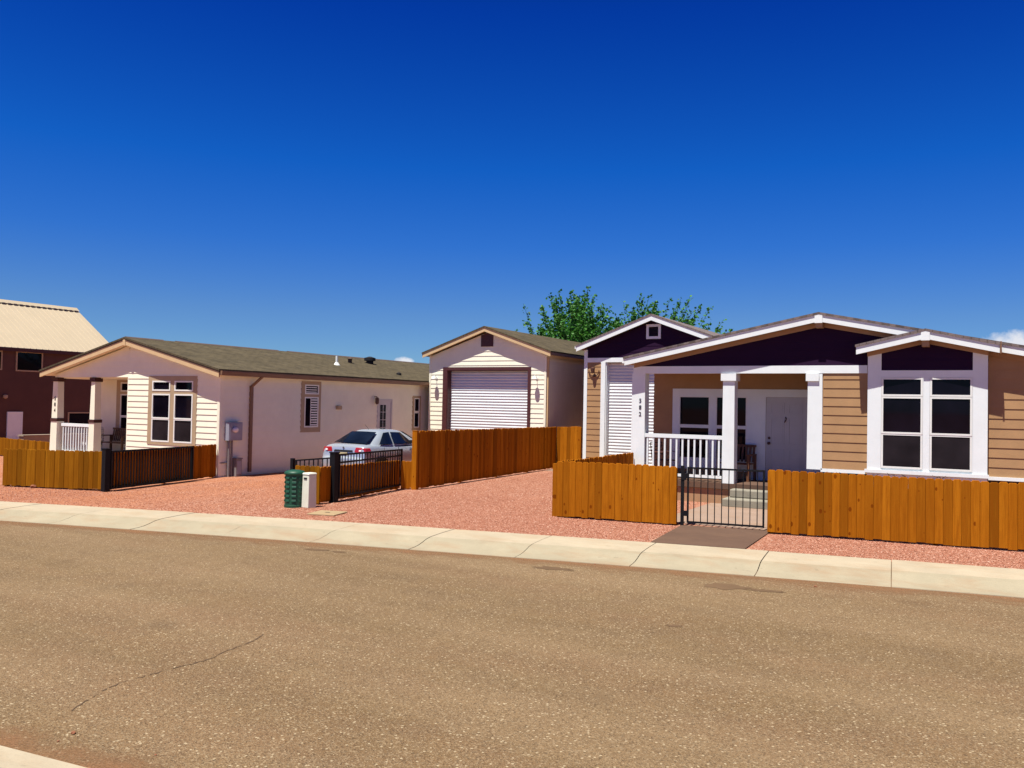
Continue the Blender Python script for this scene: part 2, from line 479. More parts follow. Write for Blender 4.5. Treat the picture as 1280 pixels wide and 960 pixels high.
def rollup(parent, x0, x1, z0, z1, y, pitch=.105, amp=.022):
    mb = MB(); pts = []; z = z0; prof = []
    while z < z1:
        for k, d in ((0, 0), (.12, .35), (.34, .92), (.42, 1), (.60, .88), (.82, .45), (.96, .05)):
            if z + k * pitch <= z1: prof.append((z + k * pitch, d * amp))
        z += pitch
    n = len(prof)
    V = [(x0, y - d, zz) for zz, d in prof] + [(x1, y - d, zz) for zz, d in prof]
    mb.add(V, [(i, i + n, i + n + 1, i + 1) for i in range(n - 1)])
    mb.box(x0, x1, y - amp - .012, y + .01, z0 - .08, z0 - .001)
    return mb.build('rollup_door', M['steel_door'], parent, recalc=False)

def digits(text, parent, x, y, z0, size, step, mat):
    """house number, one digit under the other"""
    for i, ch in enumerate(text):
        me_all = MB()
        cu = bpy.data.curves.new('number', 'FONT'); cu.body = ch; cu.size = size; cu.extrude = .006; cu.align_x = 'CENTER'; cu.resolution_u = 4
        ob = bpy.data.objects.new('number', cu); C.objects.link(ob)
        bpy.context.view_layer.update()
        me = bpy.data.meshes.new_from_object(ob.evaluated_get(bpy.context.evaluated_depsgraph_get()))
        o = len(me_all.v)
        me_all.v += [(x + v.co.x, y - v.co.z, z0 - i * step + v.co.y) for v in me.vertices]
        for p in me.polygons: me_all.f.append(tuple(o + k for k in p.vertices)); me_all.t.append(.5)
        bpy.data.objects.remove(ob); bpy.data.curves.remove(cu); bpy.data.meshes.remove(me)
        me_all.build('house_digit', M[mat], parent)

# ================================================================== SETTING
def yb(x): return -.0031 * x * x + .1583 * x + 14.773 if x > -24 else yb(-23.9) + (x + 23.9) * .31   # back of pavement
def yk(x): return -.0024 * x * x + .1726 * x + 13.245 if x > -24 else yk(-23.9) + (x + 23.9) * .29   # road edge
def yn(x): return 4.09 + .09 * x - .0012 * x * x if x > -24 else yn(-23.9) + (x + 23.9) * .15            # near kerb, road side

g = MB(); S = 3500
g.add([(-S, -S, -.30), (S, -S, -.30), (S, S, -.30), (-S, S, -.30)], [(0, 1, 2, 3)])
struct(g.build('ground', M['dirt'], recalc=False))
XS = [-140, -110, -90, -70, -55, -45, -38, -32, -28] + [-24 + .5 * i for i in range(57)] + [6, 9, 13, 18, 25, 40, 60]
def strip(name, f0, f1, z0, z1, mat, xs=XS):
    mb = MB(); n = len(xs)
    mb.add([(x, f0(x), z0) for x in xs] + [(x, f1(x), z1) for x in xs], [(i, i + 1, n + i + 1, n + i) for i in range(n - 1)])
    return struct(mb.build(name, mat, recalc=False))
strip('road', lambda x: yn(x) - .1, lambda x: yk(x) + .1, -.134, -.134, M['asphalt'])
# yard: gravel sheet with a skirt so it reads as solid
yard = MB(); n = len(XS)
yard.add([(x, yb(x) - .01, -.30) for x in XS] + [(x, yb(x) - .01, -.012) for x in XS] + [(x, yb(x) + .12, 0.) for x in XS] + [(x, 140, 0.) for x in XS],
         [(r * n + i, r * n + i + 1, (r + 1) * n + i + 1, (r + 1) * n + i) for r in range(3) for i in range(n - 1)])
struct(yard.build('gravel_yard', M['gravel'], recalc=False))
near = MB()
near.add([(x, -60, 0) for x in XS] + [(x, yn(x) - 1.42, 0.) for x in XS], [(i, i + 1, n + i + 1, n + i) for i in range(n - 1)])
struct(near.build('near_verge', M['gravel'], recalc=False))
# pavement with rolled kerb, cast in slabs with open joints
PROF = [(0, .0), (.02, .012), (.45, .004), (.82, -.012), (.96, -.032), (1.10, -.072), (1.22, -.100), (1.34, -.114), (1.5, -.122)]
def slabs(name, back, road, sgn, joints, s0=0., s1=1.5, mat='sidewalk'):
    mb = MB(); random.seed(3)
    for a, b in zip(joints[:-1], joints[1:]):
        k = max(2, int((b - a) / .6)); xs = [a + .006 + (b - a - .012) * i / k for i in range(k + 1)]
        dz = random.uniform(-.004, .004); m = len(xs); V = []
        pr = [q for q in PROF if s0 - .001 <= q[0] <= s1 + .001]
        prof = [(pr[0][0], -.3)] + [(s, z + dz) for s, z in pr] + [(pr[-1][0] + (.05 if s1 > 1.4 else 0), -.3)]
        for s, z in prof:
            f = s / 1.5
            V += [(x + (s - .75) * .0933 * sgn, back(x) + (road(x) - back(x)) * f, z) for x in xs]
        F = [(r * m + i, r * m + i + 1, (r + 1) * m + i + 1, (r + 1) * m + i) for r in range(len(prof) - 1) for i in range(m - 1)]
        np_ = len(prof)
        F += [tuple(r * m for r in range(np_)), tuple(r * m + m - 1 for r in range(np_))[::-1]]
        mb.add(V, F)
    return struct(mb.build(name, M[mat]))
J = [-140, -100, -70, -50, -38] + [-31.86 + 1.8 * i for i in range(0, 30)] + [25, 40, 60]
slabs('sidewalk', yb, yk, 1, J, 0, .82)
slabs('kerb', yb, yk, 1, J, .82, 1.5, 'kerb')
slabs('near_sidewalk', lambda x: yn(x) - 1.42, lambda x: yn(x), -1, [-140, -60, -30] + [-24 + 3 * i for i in range(14)] + [25, 60])
# dark filler lying in the joints
fl = MB()
for x in J[5:35]:
    fl.hexa([(x - .010 - .07, yb(x), -.05), (x + .010 - .07, yb(x), -.05), (x + .010 + .07, yk(x), -.16), (x - .010 + .07, yk(x), -.16),
             (x - .010 - .07, yb(x), -.016), (x + .010 - .07, yb(x), -.016), (x + .010 + .07, yk(x), -.132), (x - .010 + .07, yk(x), -.132)])
M['joint'] = paint('joint_dirt', (.17, .115, .07), .95, .2, 9)
struct(fl.build('sidewalk_joint', M['joint']))
# front path and patio of the right house
pth = MB()
pth.add([(-5.03, yb(-5.03) - .01, .018), (-3.50, yb(-3.50) - .01, .018), (-3.60, 16.6, .018), (-5.26, 16.3, .018)], [(0, 1, 2, 3)])
struct(pth.build('path', M['walk'], recalc=False))
pt = MB(); pt.box(-5.9, -3.2, 16.62, 20.55, -.1, .020); struct(pt.build('patio', M['patio']))
ap = MB(); ap.box(-13.7, -7.9, 27.0, 28.46, -.1, .02); struct(ap.build('garage_apron', M['patio']))
# crack and scuffs in the asphalt
cr = MB(); random.seed(11)
path = [(-6.18, 4.15), (-6.28, 4.36), (-6.35, 4.51), (-6.42, 4.66), (-6.46, 4.80), (-6.45, 4.96), (-6.43, 5.11), (-6.41, 5.31), (-6.38, 5.50), (-6.36, 5.69), (-6.44, 5.98), (-6.46, 6.20), (-6.50, 6.42), (-6.60, 6.62)]
fine = []
for (x0, y0), (x1, y1) in zip(path[:-1], path[1:]):
    for k in range(5):
        f = k / 5; fine.append((x0 + (x1 - x0) * f + random.uniform(-.012, .012), y0 + (y1 - y0) * f, random.uniform(.0015, .011)))
for (x0, y0, w0), (x1, y1, w1) in zip(fine[:-1], fine[1:]):
    if random.random() < .22: continue
    cr.add([(x0 - w0, y0, -.130), (x0 + w0, y0, -.130), (x1 + w1, y1, -.130), (x1 - w1, y1, -.130)], [(0, 1, 2, 3)])
M['crack'] = paint('crack_dirt', (.105, .063, .034), .95, .2, 20)
M['stain'] = concrete('oily_patch', (.140, .086, .047), (.115, .070, .038), .6, 90)
struct(cr.build('road_crack', M['crack'], recalc=False))
st = MB()
def blob(x, y, a, b, z=-.1305, nn=26):
    P = []
    for i in range(nn):
        t = 2 * math.pi * i / nn; q = random.uniform(.6, 1.15); P.append((x + a * q * math.cos(t), y + b * q * math.sin(t) + .16 * a * q * math.cos(t), z))
    st.add(P, [tuple(range(nn))])
for (x, y, a, b) in ((-5.7, 11.55, .34, .13), (-3.14, 11.75, .38, .2), (-2.6, 11.8, .24, .10), (-3.07, 9.31, .10, .05), (-9.62, 10.74, .25, .08), (-9.2, 10.8, .14, .06)): blob(x, y, a, b)
struct(st.build('road_stain', M['stain'], recalc=False))

def dustmat():
    m, nt, b = new_mat('gutter_dust')
    n = noise(nt, 2.2, 6, .7, stretch=(.8, 1.6, 1)); f = noise(nt, 60, 3, .7)
    nt.links.new(ramp(nt, f, [(.3, (.20, .095, .045)), (.7, (.31, .165, .085))]), b.inputs['Base Color'])
    b.inputs['Roughness'].default_value = .95; b.inputs['Specular IOR Level'].default_value = .1
    at = N(nt, 'ShaderNodeAttribute', attribute_name='near')
    nt.links.new(math_(nt, 'MULTIPLY', mapr(nt, math_(nt, 'ADD', n, math_(nt, 'MULTIPLY', at.outputs['Fac'], .55)), .66, 1.02, 0, .8), mapr(nt, f, .3, .6, .35, 1)), b.inputs['Alpha'])
    return m
M['dust'] = dustmat()
def dust(name, edge, d):
    xs = [x for x in XS if -60 < x < 26]; n = len(xs); k = 6; mb = MB()
    mb.add([(x, edge(x) + d * j / k, -.128 if j < 2 else -.1312) for j in range(k + 1) for x in xs], [(j * n + i, j * n + i + 1, (j + 1) * n + i + 1, (j + 1) * n + i) for j in range(k) for i in range(n - 1)])
    o = mb.build(name, M['dust'], recalc=False); a = o.data.attributes.new('near', 'FLOAT', 'POINT')
    a.data.foreach_set('value', np.repeat(1 - np.arange(k + 1) / k, n).astype(np.float32)); return struct(o)
dust('gutter_dust', lambda x: yk(x) + .03, -.75); dust('gutter_dust', lambda x: yn(x) - .03, .55)

# loose gravel stones near the street
def scatter_stones():
    rng = np.random.default_rng(5); pts = []
    def zone(x0, x1, y0f, y1f, cnt):
        x = rng.uniform(x0, x1, cnt); t = rng.uniform(0, 1, cnt)
        a = np.array([y0f(v) for v in x]); b = np.array([y1f(v) for v in x]); y = a + (b - a) * t; pts.append(np.stack([x, y], 1))
    zone(-3.35, 2.2, lambda x: yb(x) + .02, lambda x: 16.55 + .12 * x + .15, 14000)
    zone(-7.9, -5.15, lambda x: yb(x) + .02, lambda x: 16.2, 10000)
    zone(-13.0, -7.9, lambda x: yb(x) + .02, lambda x: 18.5, 24000)
    zone(-13.2, -7.95, lambda x: 18.5, lambda x: 27.0, 14000)
    zone(-18.6, -13.2, lambda x: yb(x) + .02, lambda x: 18, 9000)
    zone(-23, -18.6, lambda x: yb(x) + .02, lambda x: 13.6 + (x + 18.6) * .28 + .2, 7000)
    p = np.concatenate(pts); k = len(p)
    r = rng.uniform(.005, .016, k); tone = np.clip(rng.beta(2.2, 2.2, k), 0, 1)
    octv = np.array([(1, 0, 0), (0, 1, 0), (-1, 0, 0), (0, -1, 0), (0, 0, 1), (0, 0, -1)], float)
    V = np.repeat(octv[None], k, 0) * rng.uniform(.6, 1.25, (k, 6, 1)); V[:, :, 2] *= .65
    ang = rng.uniform(0, 6.28, k); c, s = np.cos(ang)[:, None], np.sin(ang)[:, None]
    x = V[:, :, 0] * c - V[:, :, 1] * s; y = V[:, :, 0] * s + V[:, :, 1] * c
    V = np.stack([x, y, V[:, :, 2]], 2) * r[:, None, None]
    V[:, :, 0] += p[:, 0:1]; V[:, :, 1] += p[:, 1:2]; V[:, :, 2] += (r * .28)[:, None]
    F = np.array([(0, 1, 4), (1, 2, 4), (2, 3, 4), (3, 0, 4), (1, 0, 5), (2, 1, 5), (3, 2, 5), (0, 3, 5)])
    faces = (F[None] + (np.arange(k) * 6)[:, None, None]).reshape(-1, 3)
    me = bpy.data.meshes.new('gravel_stones'); me.from_pydata(V.reshape(-1, 3).tolist(), [], faces.tolist())
    at = me.attributes.new('tone', 'FLOAT', 'FACE'); at.data.foreach_set('value', np.repeat(tone, 8).astype(np.float32))
    me.materials.append(M['stones']); o = bpy.data.objects.new('gravel_stones', me); C.objects.link(o); struct(o, 'stuff')
    tag(o, 'loose red and pink gravel stones spread over the yards and driveways', 'gravel')
scatter_stones()

# ================================================================== RIGHT HOUSE (tan, plum gables)
H = thing('bungalow', 'tan clapboard bungalow with plum gables, white trim, a columned porch and a bay window', 'house', (-3.4, 20.7, 0))
WY = 20.70; PF = .50
eL, pk, eR = (-8.14, 3.565), (-3.43, 4.53), (1.98, 3.44)
def roofz(x): return 4.53 - .2049 * abs(x - pk[0])
F = XF_front(WY)
w = MB()
w.box(-3.40, 1.9, WY, 27.6, .9, 3.42)                   # body right of the porch
w.box(-7.98, -3.40, 22.2, 27.6, PF - .3, 3.42)           # body behind the porch
w.build('wall', M['tan'], H)
s = MB(F)
siding(s, -3.36, -2.40, .98, 3.20, .205)
s.build('siding', M['tan'], H)
sr = MB(F); siding(sr, -.04, 1.88, .98, 4.2, .205, (), .017, gable_lim(-.05, 9, .95, 10, 1.9, roofz(1.9) - .2) if 0 else (lambda z: (-.05, min(1.9, pk[0] + (4.33 - z) / .2049)))); sr.build('siding', M['tan'], H)
s2 = MB(XF_front(22.2)); siding(s2, -7.98, -3.40, PF, 3.3, .205, [(-7.46, -3.41, PF, 2.82)]); s2.build('porch_siding', M['tan'], H)
sl = MB(); sl.xf = lambda a, b, z: (-7.98 - b, a, z); siding(sl, 22.2, 27.6, .5, 3.35, .205); sl.build('side_siding', M['tan'], H)
# gable
gb = MB()
gb.prism([(-7.98, 3.34), (1.9, 3.34), (1.9, roofz(1.9) - .20), (pk[0], 4.53 - .20), (-7.98, roofz(-7.98) - .20)], WY + .02, WY + .14)
gb.xf = F; siding(gb, -7.9, -.06, 3.34, 4.36, .19, (), .012, gable_lim(-7.98, roofz(-7.98) - .2, pk[0], 4.33, 1.9, roofz(1.9) - .2))
gb.build('gable', M['navy'], H)
# roof
rf = MB(); chevron(rf, eL[0] - .03, eL[1] + .01, pk[0], pk[1] + .02, eR[0], roofz(eR[0]) + .015, .05, 20.36, 27.9); rf.build('roof', M['grey_shingle'], H)
so = MB(); chevron(so, eL[0] + .02, eL[1] - .045, pk[0], pk[1] - .035, eR[0], roofz(eR[0]) - .04, .13, 20.43, 27.6); so.build('soffit', M['soffit'], H)
fa = MB(); chevron(fa, eL[0], eL[1] - .04, pk[0], pk[1] - .03, eR[0] - .01, roofz(eR[0]) - .035, .165, 20.385, 20.425)
fa.box(pk[0] - .085, pk[0] + .085, 20.365, 20.386, 4.30, 4.515)
fa.box(eL[0] - .06, eL[0] - .002, 20.38, 27.8, eL[1] - .15, eL[1] - .03)
fa.build('fascia', M['white'], H)
rk_ = MB(); chevron(rk_, -7.98, roofz(-7.98) - .176, pk[0], 4.53 - .176, 1.9, roofz(1.9) - .176, .115, WY - .045, WY - .018); rk_.build('rake_board', M['soffit'], H)
bm_ = MB(); bm_.box(pk[0] - .075, pk[0] + .075, 20.43, WY - .05, 4.20, 4.345); bm_.build('ridge_beam', M['soffit'], H)
# header beam, corner boards
tr = MB()
tr.box(-8.0, -2.42, WY - .035, WY + .12, 3.165, 3.345)
tr.build('header_beam', M['white'], H)
# porch
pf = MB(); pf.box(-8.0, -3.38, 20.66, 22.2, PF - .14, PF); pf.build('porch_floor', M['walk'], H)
ps = MB(); ps.box(-7.9, -3.42, 20.72, 20.78, 0, PF - .15); ps.build('porch_skirt', M['soffit'], H)
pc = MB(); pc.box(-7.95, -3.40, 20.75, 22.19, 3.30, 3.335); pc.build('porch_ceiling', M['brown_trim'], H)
for (x0, x1, wide) in ((-8.04, -7.67, 0), (-5.69, -5.39, 1), (-3.71, -3.37, 0)):
    c = MB()
    b0, b1 = (x0 + .02, x1 - .02)
    c.hexa([(x0, WY - .03, PF if wide or x0 < -4 else .95), (x1, WY - .03, PF if wide or x0 < -4 else .95), (x1, WY + .27, PF if wide or x0 < -4 else .95), (x0, WY + .27, PF if wide or x0 < -4 else .95),
            (x0 + .01, WY - .03, 3.164), (x1 - .01, WY - .03, 3.164), (x1 - .01, WY + .27, 3.164), (x0 + .01, WY + .27, 3.164)])
    if wide: c.box(x0 - .035, x1 + .035, WY - .075, WY + .31, 2.985, 3.160)
    if x0 > -4: c.box(x0 - .03, x1 - .08, WY - .075, WY + .29, 2.985, 3.160)
    c.build('porch_column', M['white'], H)
rl = MB()
rl.box(-7.67, -5.69, WY - .02, WY + .05, 1.55, 1.645); rl.box(-7.67, -5.69, WY - .005, WY + .035, .60, .665)
for i in range(13):
    x = -7.60 + i * .1525; rl.box(x - .022, x + .022, WY - .008, WY + .032, .66, 1.555)
rl.build('railing', M['white'], H)
digits('582', H, -7.80, WY - .034, 2.42, .15, .17, 'number')
stp = MB(); stp.box(-5.49, -3.30, 20.00, 20.64, 0, .205); stp.box(-5.40, -3.30, 20.33, 20.65, .2, .40)
stp.build('porch_step', M['concrete_step'], H, bevel=.03)
# door and porch windows on the recessed wall
FB = XF_front(22.2)
dt = MB(FB); dt.box(-5.10, -4.99, 0, .03, PF, 2.82); dt.box(-4.99, -3.41, 0, .03, 2.625, 2.82); dt.box(-3.97, -3.41, 0, .03, PF, 2.625); dt.box(-5.40, -5.10, 0, .028, PF, 2.82)
dt.build('door_trim', M['white'], H)
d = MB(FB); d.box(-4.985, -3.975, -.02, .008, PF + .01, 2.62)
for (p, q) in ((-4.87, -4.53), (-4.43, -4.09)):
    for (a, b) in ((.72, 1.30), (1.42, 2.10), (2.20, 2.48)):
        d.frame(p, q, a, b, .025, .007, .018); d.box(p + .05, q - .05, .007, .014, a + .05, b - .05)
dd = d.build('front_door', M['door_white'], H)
k = MB(); k.lathe([(.035, 0), (.035, .02), (.018, .03), (.033, .05), (.036, .075), (.02, .09)], (-4.90, 22.19, 1.455), 14, 'y')
k.v = [(x, 22.19 - (y - 22.19), z) for x, y, z in k.v]; k.build('handle', M['bronze'], dd); k = MB(); k.lathe([(.033, 0), (.033, .02)], (-4.90, 22.165, 1.585), 14, 'y'); k.build('deadbolt', M['bronze'], dd)
kn = MB(); kn.tube([(-4.50, 22.18, 2.12), (-4.48, 22.15, 2.07), (-4.50, 22.15, 2.02), (-4.52, 22.16, 1.99)], .014, 6); kn.build('door_knocker', M['bronze'], dd)
window(H, FB, 0, 0, [(-7.24, -6.46), (-6.25, -5.49)], [(1.0, 1.79), (1.87, 2.60)], .03, 'white', (-7.45, -5.40, PF + .2, 2.82), lower_screen=False)
# bay
BY = 20.52; FBY = XF_front(BY)
bw = MB(); bw.box(-2.39, -.05, BY, WY - .002, .98, 3.50); bw.build('bay_wall', M['white'], H)
bb = MB(); bb.box(-2.39, -.05, BY + .03, WY, .62, .955); bb.build('bay_skirt', M['white'], H)
sill = MB(FBY); sill.box(-2.44, -.02, 0, .05, .955, 1.03); sill.build('bay_sill', M['white'], H)
def bz(x): return 4.08 - .228 * abs(x + 1.22)
bg = MB(FBY)
bg.prism([(-2.11, 3.22), (-.33, 3.22), (-.33, bz(-.33) - .2), (-1.22, 3.875), (-2.11, bz(-2.11) - .2)], .001, .012)
siding(bg, -2.11, -.33, 3.222, 3.88, .19, (), .018, gable_lim(-2.11, bz(-2.11) - .2, -1.22, 3.87, -.33, bz(-.33) - .2))
bg.build('bay_gable', M['navy'], H)
bt = MB(FBY)
bt.prism([(-2.39, 1.03), (-2.11, 1.03), (-2.11, bz(-2.11) - .205), (-2.39, bz(-2.39) - .205)], 0, .024)
bt.prism([(-.33, 1.03), (-.05, 1.03), (-.05, bz(-.05) - .205), (-.33, bz(-.33) - .205)], 0, .024)
bt.box(-2.11, -.33, 0, .024, 3.065, 3.22); bt.box(-1.275, -1.145, 0, .024, 1.03, 3.065)
bt.build('bay_trim', M['white'], H)
window(H, FBY, 0, 0, [(-2.07, -1.315), (-1.105, -.37)], [(1.11, 1.80), (1.865, 2.61), (2.69, 3.025)], .036, depth=.022)
br = MB(); chevron(br, -2.62, bz(-2.60) + .012, -1.22, 4.10, .17, bz(.17) + .012, .05, 20.17, 21.4); br.build('bay_roof', M['grey_shingle'], H)
bs = MB(); chevron(bs, -2.57, bz(-2.57) - .04, -1.22, 4.045, .15, bz(.15) - .04, .13, 20.235, 20.72); bs.build('bay_soffit', M['soffit'], H)
bf = MB(); chevron(bf, -2.60, bz(-2.60) - .035, -1.22, 4.05, .16, bz(.16) - .035, .168, 20.195, 20.232)
bf.box(-1.305, -1.135, 20.175, 20.196, 3.845, 4.06)
bf.build('bay_fascia', M['white'], H)
rk_ = MB(); chevron(rk_, -2.40, bz(-2.40) - .172, -1.22, 4.08 - .172, -.04, bz(-.04) - .172, .11, BY - .06, BY - .026); rk_.build('bay_rake_board', M['soffit'], H)
bbm = MB(); bbm.box(-1.29, -1.15, 20.24, BY - .02, 3.72, 3.90); bbm.build('bay_ridge_beam', M['soffit'], H)
gc = MB(); gc.box(.165, .195, 20.17, 20.42, 3.55, 3.80); gc.build('gutter_end', M['brown_trim'], H)
lg = MB(F); lg.box(-.04, 1.9, .0, .06, .915, .985); lg.box(-3.4, -2.45, 0, .03, .90, .978); lg.build('base_trim', M['white'], H)
sk = MB(); sk.box(-3.38, 1.88, WY + .06, WY + .14, 0, .9); sk.build('skirting', M['darkskirt'], H)

# ================================================================== RIGHT GARAGE
G2 = thing('garage', 'tan garage with plum gable, white trim and roll-up door behind the bungalow', 'garage', (-10.3, 28.5, 0))
GY = 28.5; FG = XF_front(GY)
w = MB(); w.box(-12.92, -7.75, GY + .26, 38, 0, 4.28); w.box(-12.92, -12.09, GY, GY + .26, 0, 4.28); w.box(-8.6, -7.75, GY, GY + .26, 0, 4.28); w.box(-12.09, -8.6, GY, GY + .26, 3.9, 4.28)
w.build('wall', M['tan'], G2)
s = MB(FG); siding(s, -12.80, -12.26, .05, 3.895, .205); siding(s, -8.5, -7.77, .05, 3.895, .205); s.build('siding', M['tan'], G2)
tr = MB(FG); tr.box(-12.93, -12.80, 0, .03, 0, 4.35); tr.box(-12.26, -12.09, 0, .035, 0, 3.895); tr.box(-8.6, -8.45, 0, .035, 0, 3.895); tr.box(-12.80, -7.77, 0, .035, 3.895, 4.055)
tr.build('trim', M['white'], G2)
jm = MB(); jm.box(-12.088, -12.06, GY + .01, GY + .25, 0, 3.89); jm.build('jamb', M['white'], G2)
p2, l2, r2 = (-10.30, 5.53), (-13.14, 4.50), (-7.46, 4.50)
def gz2(x): return 5.53 - .3627 * abs(x - p2[0])
gb = MB(); gb.prism([(-12.92, 4.06), (-7.75, 4.06), (-7.75, gz2(-7.75) - .2), (p2[0], 5.33), (-12.92, gz2(-12.92) - .2)], GY + .01, GY + .1)
gb.xf = FG; siding(gb, -12.80, -7.77, 4.057, 5.30, .20, (), .013, gable_lim(-12.92, gz2(-12.92) - .2, p2[0], 5.33, -7.75, gz2(-7.75) - .2))
gb.build('gable', M['navy'], G2)
rf = MB(); chevron(rf, l2[0] - .03, l2[1], p2[0], p2[1] + .03, r2[0] + .03, r2[1], .05, 28.19, 38.2); rf.build('roof', M['grey_shingle'], G2)
so = MB(); chevron(so, l2[0] + .02, l2[1] - .045, p2[0], p2[1] - .022, r2[0], r2[1] - .045, .10, 28.25, 38); so.build('soffit', M['soffit'], G2)
fa = MB(); chevron(fa, l2[0], l2[1] - .03, p2[0], p2[1] - .01, r2[0], r2[1] - .03, .19, 28.21, 28.245); fa.box(l2[0] - .06, l2[0] - .002, 28.22, 38, l2[1] - .13, l2[1] - .03); fa.build('fascia', M['white'], G2)
vf = MB(FG); vf.frame(-10.56, -10.03, 4.70, 5.215, .09, 0, .045); v = vf.build('vent', M['white'], G2)
vl = MB(FG)
for i in range(6): vl.hexa([(-10.47, 0, 4.79 + i * .056), (-10.12, 0, 4.79 + i * .056), (-10.12, .03, 4.79 + i * .056), (-10.47, .03, 4.79 + i * .056), (-10.47, 0, 4.84 + i * .056), (-10.12, 0, 4.84 + i * .056), (-10.12, .006, 4.84 + i * .056), (-10.47, .006, 4.84 + i * .056)])
vl.build('louvre', M['black'], v)
rollup(G2, -12.06, -8.62, .1, 3.93, GY + .255, .112, .024)
# wall lantern with two curved arms
la = thing('wall_lantern', 'bronze wall lantern with two upcurved arms beside the tan garage door', 'lamp', (-12.53, GY - .02, 3.6))
lm = MB(); c0 = Vector((-12.53, GY - .16, 3.62))
lm.tube([(c0.x, GY - .015, 3.74), (c0.x, GY - .13, 3.74), (c0.x, GY - .16, 3.70)], .012, 6)
lm.lathe([(.03, .09), (.085, .06), (.085, .04), (.06, -.1), (.02, -.13)], tuple(c0), 12); lm.build('lantern_body', M['bronze'], la)
ar = MB(); ar.tube([(c0.x + .20 * math.cos(t), GY - .05, 3.60 + .21 * math.sin(t)) for t in [R(180 + i * 18) for i in range(11)]], .022, 8)
ar.tube([(c0.x, GY - .02, 3.40), (c0.x, GY - .09, 3.40)], .03, 8); ar.build('lantern_arms', M['bronze'], la)

# ================================================================== LEFT GARAGE (cream)
G1 = thing('garage', 'cream clapboard garage with maroon framed roll-up door and olive shingle roof', 'garage', (-16.8, 28, 0))
GY = 28.0; FG = XF_front(GY)
w = MB(); w.box(-19.40, -14.23, GY + .27, 37.5, 0, 4.05); w.box(-19.40, -18.56, GY, GY + .27, 0, 4.05); w.box(-14.98, -14.23, GY, GY + .27, 0, 4.05); w.box(-18.56, -14.98, GY, GY + .27, 3.62, 4.05); w.box(-19.38, -14.24, GY + .12, 37.5, 4.05, 4.23)
w.build('wall', M['cream'], G1)
p1_, l1, r1 = (-16.76, 5.24), (-19.58, 4.29), (-13.94, 4.25)
def gz1(x): return 5.24 - .337 * abs(x - p1_[0])
s = MB(FG)
siding(s, -19.33, -14.30, .05, 5.02, .178, [(-18.76, -14.85, 0, 3.72)], .02, gable_lim(-19.4, gz1(-19.4) - .2, p1_[0], 5.04, -14.23, gz1(-14.23) - .2)); s.build('siding', M['cream'], G1)
gw = MB(); gw.prism([(-19.4, 4.05), (-14.23, 4.05), (-14.23, gz1(-14.23) - .19), (p1_[0], 5.05), (-19.4, gz1(-19.4) - .19)], GY + .01, GY + .1); gw.build('gable', M['cream'], G1)
sw = MB(XF_right(-14.23)); siding(sw, 28.06, 37.4, .05, 4.05, .178); sw.build('side_siding', M['cream'], G1)
cb = MB(FG); cb.box(-19.41, -19.33, 0, .028, 0, 4.2); cb.box(-14.30, -14.215, 0, .028, 0, 4.12); cb.build('corner_board', M['cream'], G1)
fr = MB(FG); fr.box(-18.76, -18.56, -.0, .03, 0, 3.72); fr.box(-14.98, -14.85, 0, .03, 0, 3.72); fr.box(-18.56, -14.98, 0, .03, 3.60, 3.72); fr.build('door_frame', M['maroon'], G1)
jm = MB(); jm.box(-18.559, -18.54, GY + .001, GY + .262, 0, 3.6); jm.box(-15.0, -14.981, GY + .001, GY + .262, 0, 3.6); jm.box(-18.54, -15.0, GY + .001, GY + .262, 3.585, 3.618); jm.build('jamb', M['maroon'], G1)
rollup(G1, -18.54, -15.0, .1, 3.59, GY + .262, .108, .024)
rf = MB(); chevron(rf, l1[0] - .03, l1[1] + .005, p1_[0], p1_[1] + .03, r1[0] + .04, r1[1] + .035, .05, 27.70, 37.6); rf.build('roof', M['olive_shingle'], G1)
so = MB(); chevron(so, l1[0] + .02, l1[1] - .04, p1_[0], p1_[1] - .022, r1[0] - .01, r1[1] - .02, .09, 27.77, 37.5); so.build('soffit', M['beige_trim'], G1)
fa = MB(); chevron(fa, l1[0], l1[1] - .035, p1_[0], p1_[1] - .012, r1[0], r1[1] - .005, .165, 27.725, 27.765); fa.build('fascia', M['beige_trim'], G1)
eg = MB(); eg.box(r1[0] + .002, r1[0] + .035, 27.74, 37.5, r1[1] - .12, r1[1] - .005); eg.box(l1[0] - .03, l1[0] - .002, 27.74, 37.5, l1[1] - .14, l1[1] - .04); eg.build('gutter', M['brown_trim'], G1)
dp = MB(); dp.box(-14.225, -14.16, 28.04, 28.11, .1, 4.05); dp.build('downspout', M['beige_trim'], G1)
vv = MB(FG); vv.prism([(-17.04, 4.50), (-16.50, 4.50), (-16.50, 4.93), (-16.76, 5.03), (-17.04, 4.93)], .02, .035)
for i in range(7): vv.box(-17.0, -16.54, .03, .045, 4.54 + i * .06, 4.565 + i * .06)
vv.build('vent', M['maroon'], G1)
for i, x in enumerate((-19.06, -14.60)):
    lb = thing('barn_lamp', ('pale gooseneck lamp left of the maroon framed garage door', 'pale gooseneck lamp right of the maroon framed garage door')[i], 'lamp', (x, GY - .02, 3.3), group='gooseneck lamps on the cream garage')
    a = MB(); a.tube([(x, GY - .02, 3.30), (x, GY - .10, 3.38), (x, GY - .19, 3.40), (x, GY - .23, 3.35)], .012, 6); a.lathe([(.05, -.005), (.05, .02)], (x, GY - .03, 3.30), 12, 'y'); a.build('arm', M['white_vinyl'], lb)
    sh = MB(); sh.lathe([(.025, .07), (.035, .05), (.10, -.02), (.105, -.035), (.09, -.03), (.02, .045)], (x, GY - .23, 3.29), 16); sh.build('lamp_shade', M['white_vinyl'], lb, smooth=True)

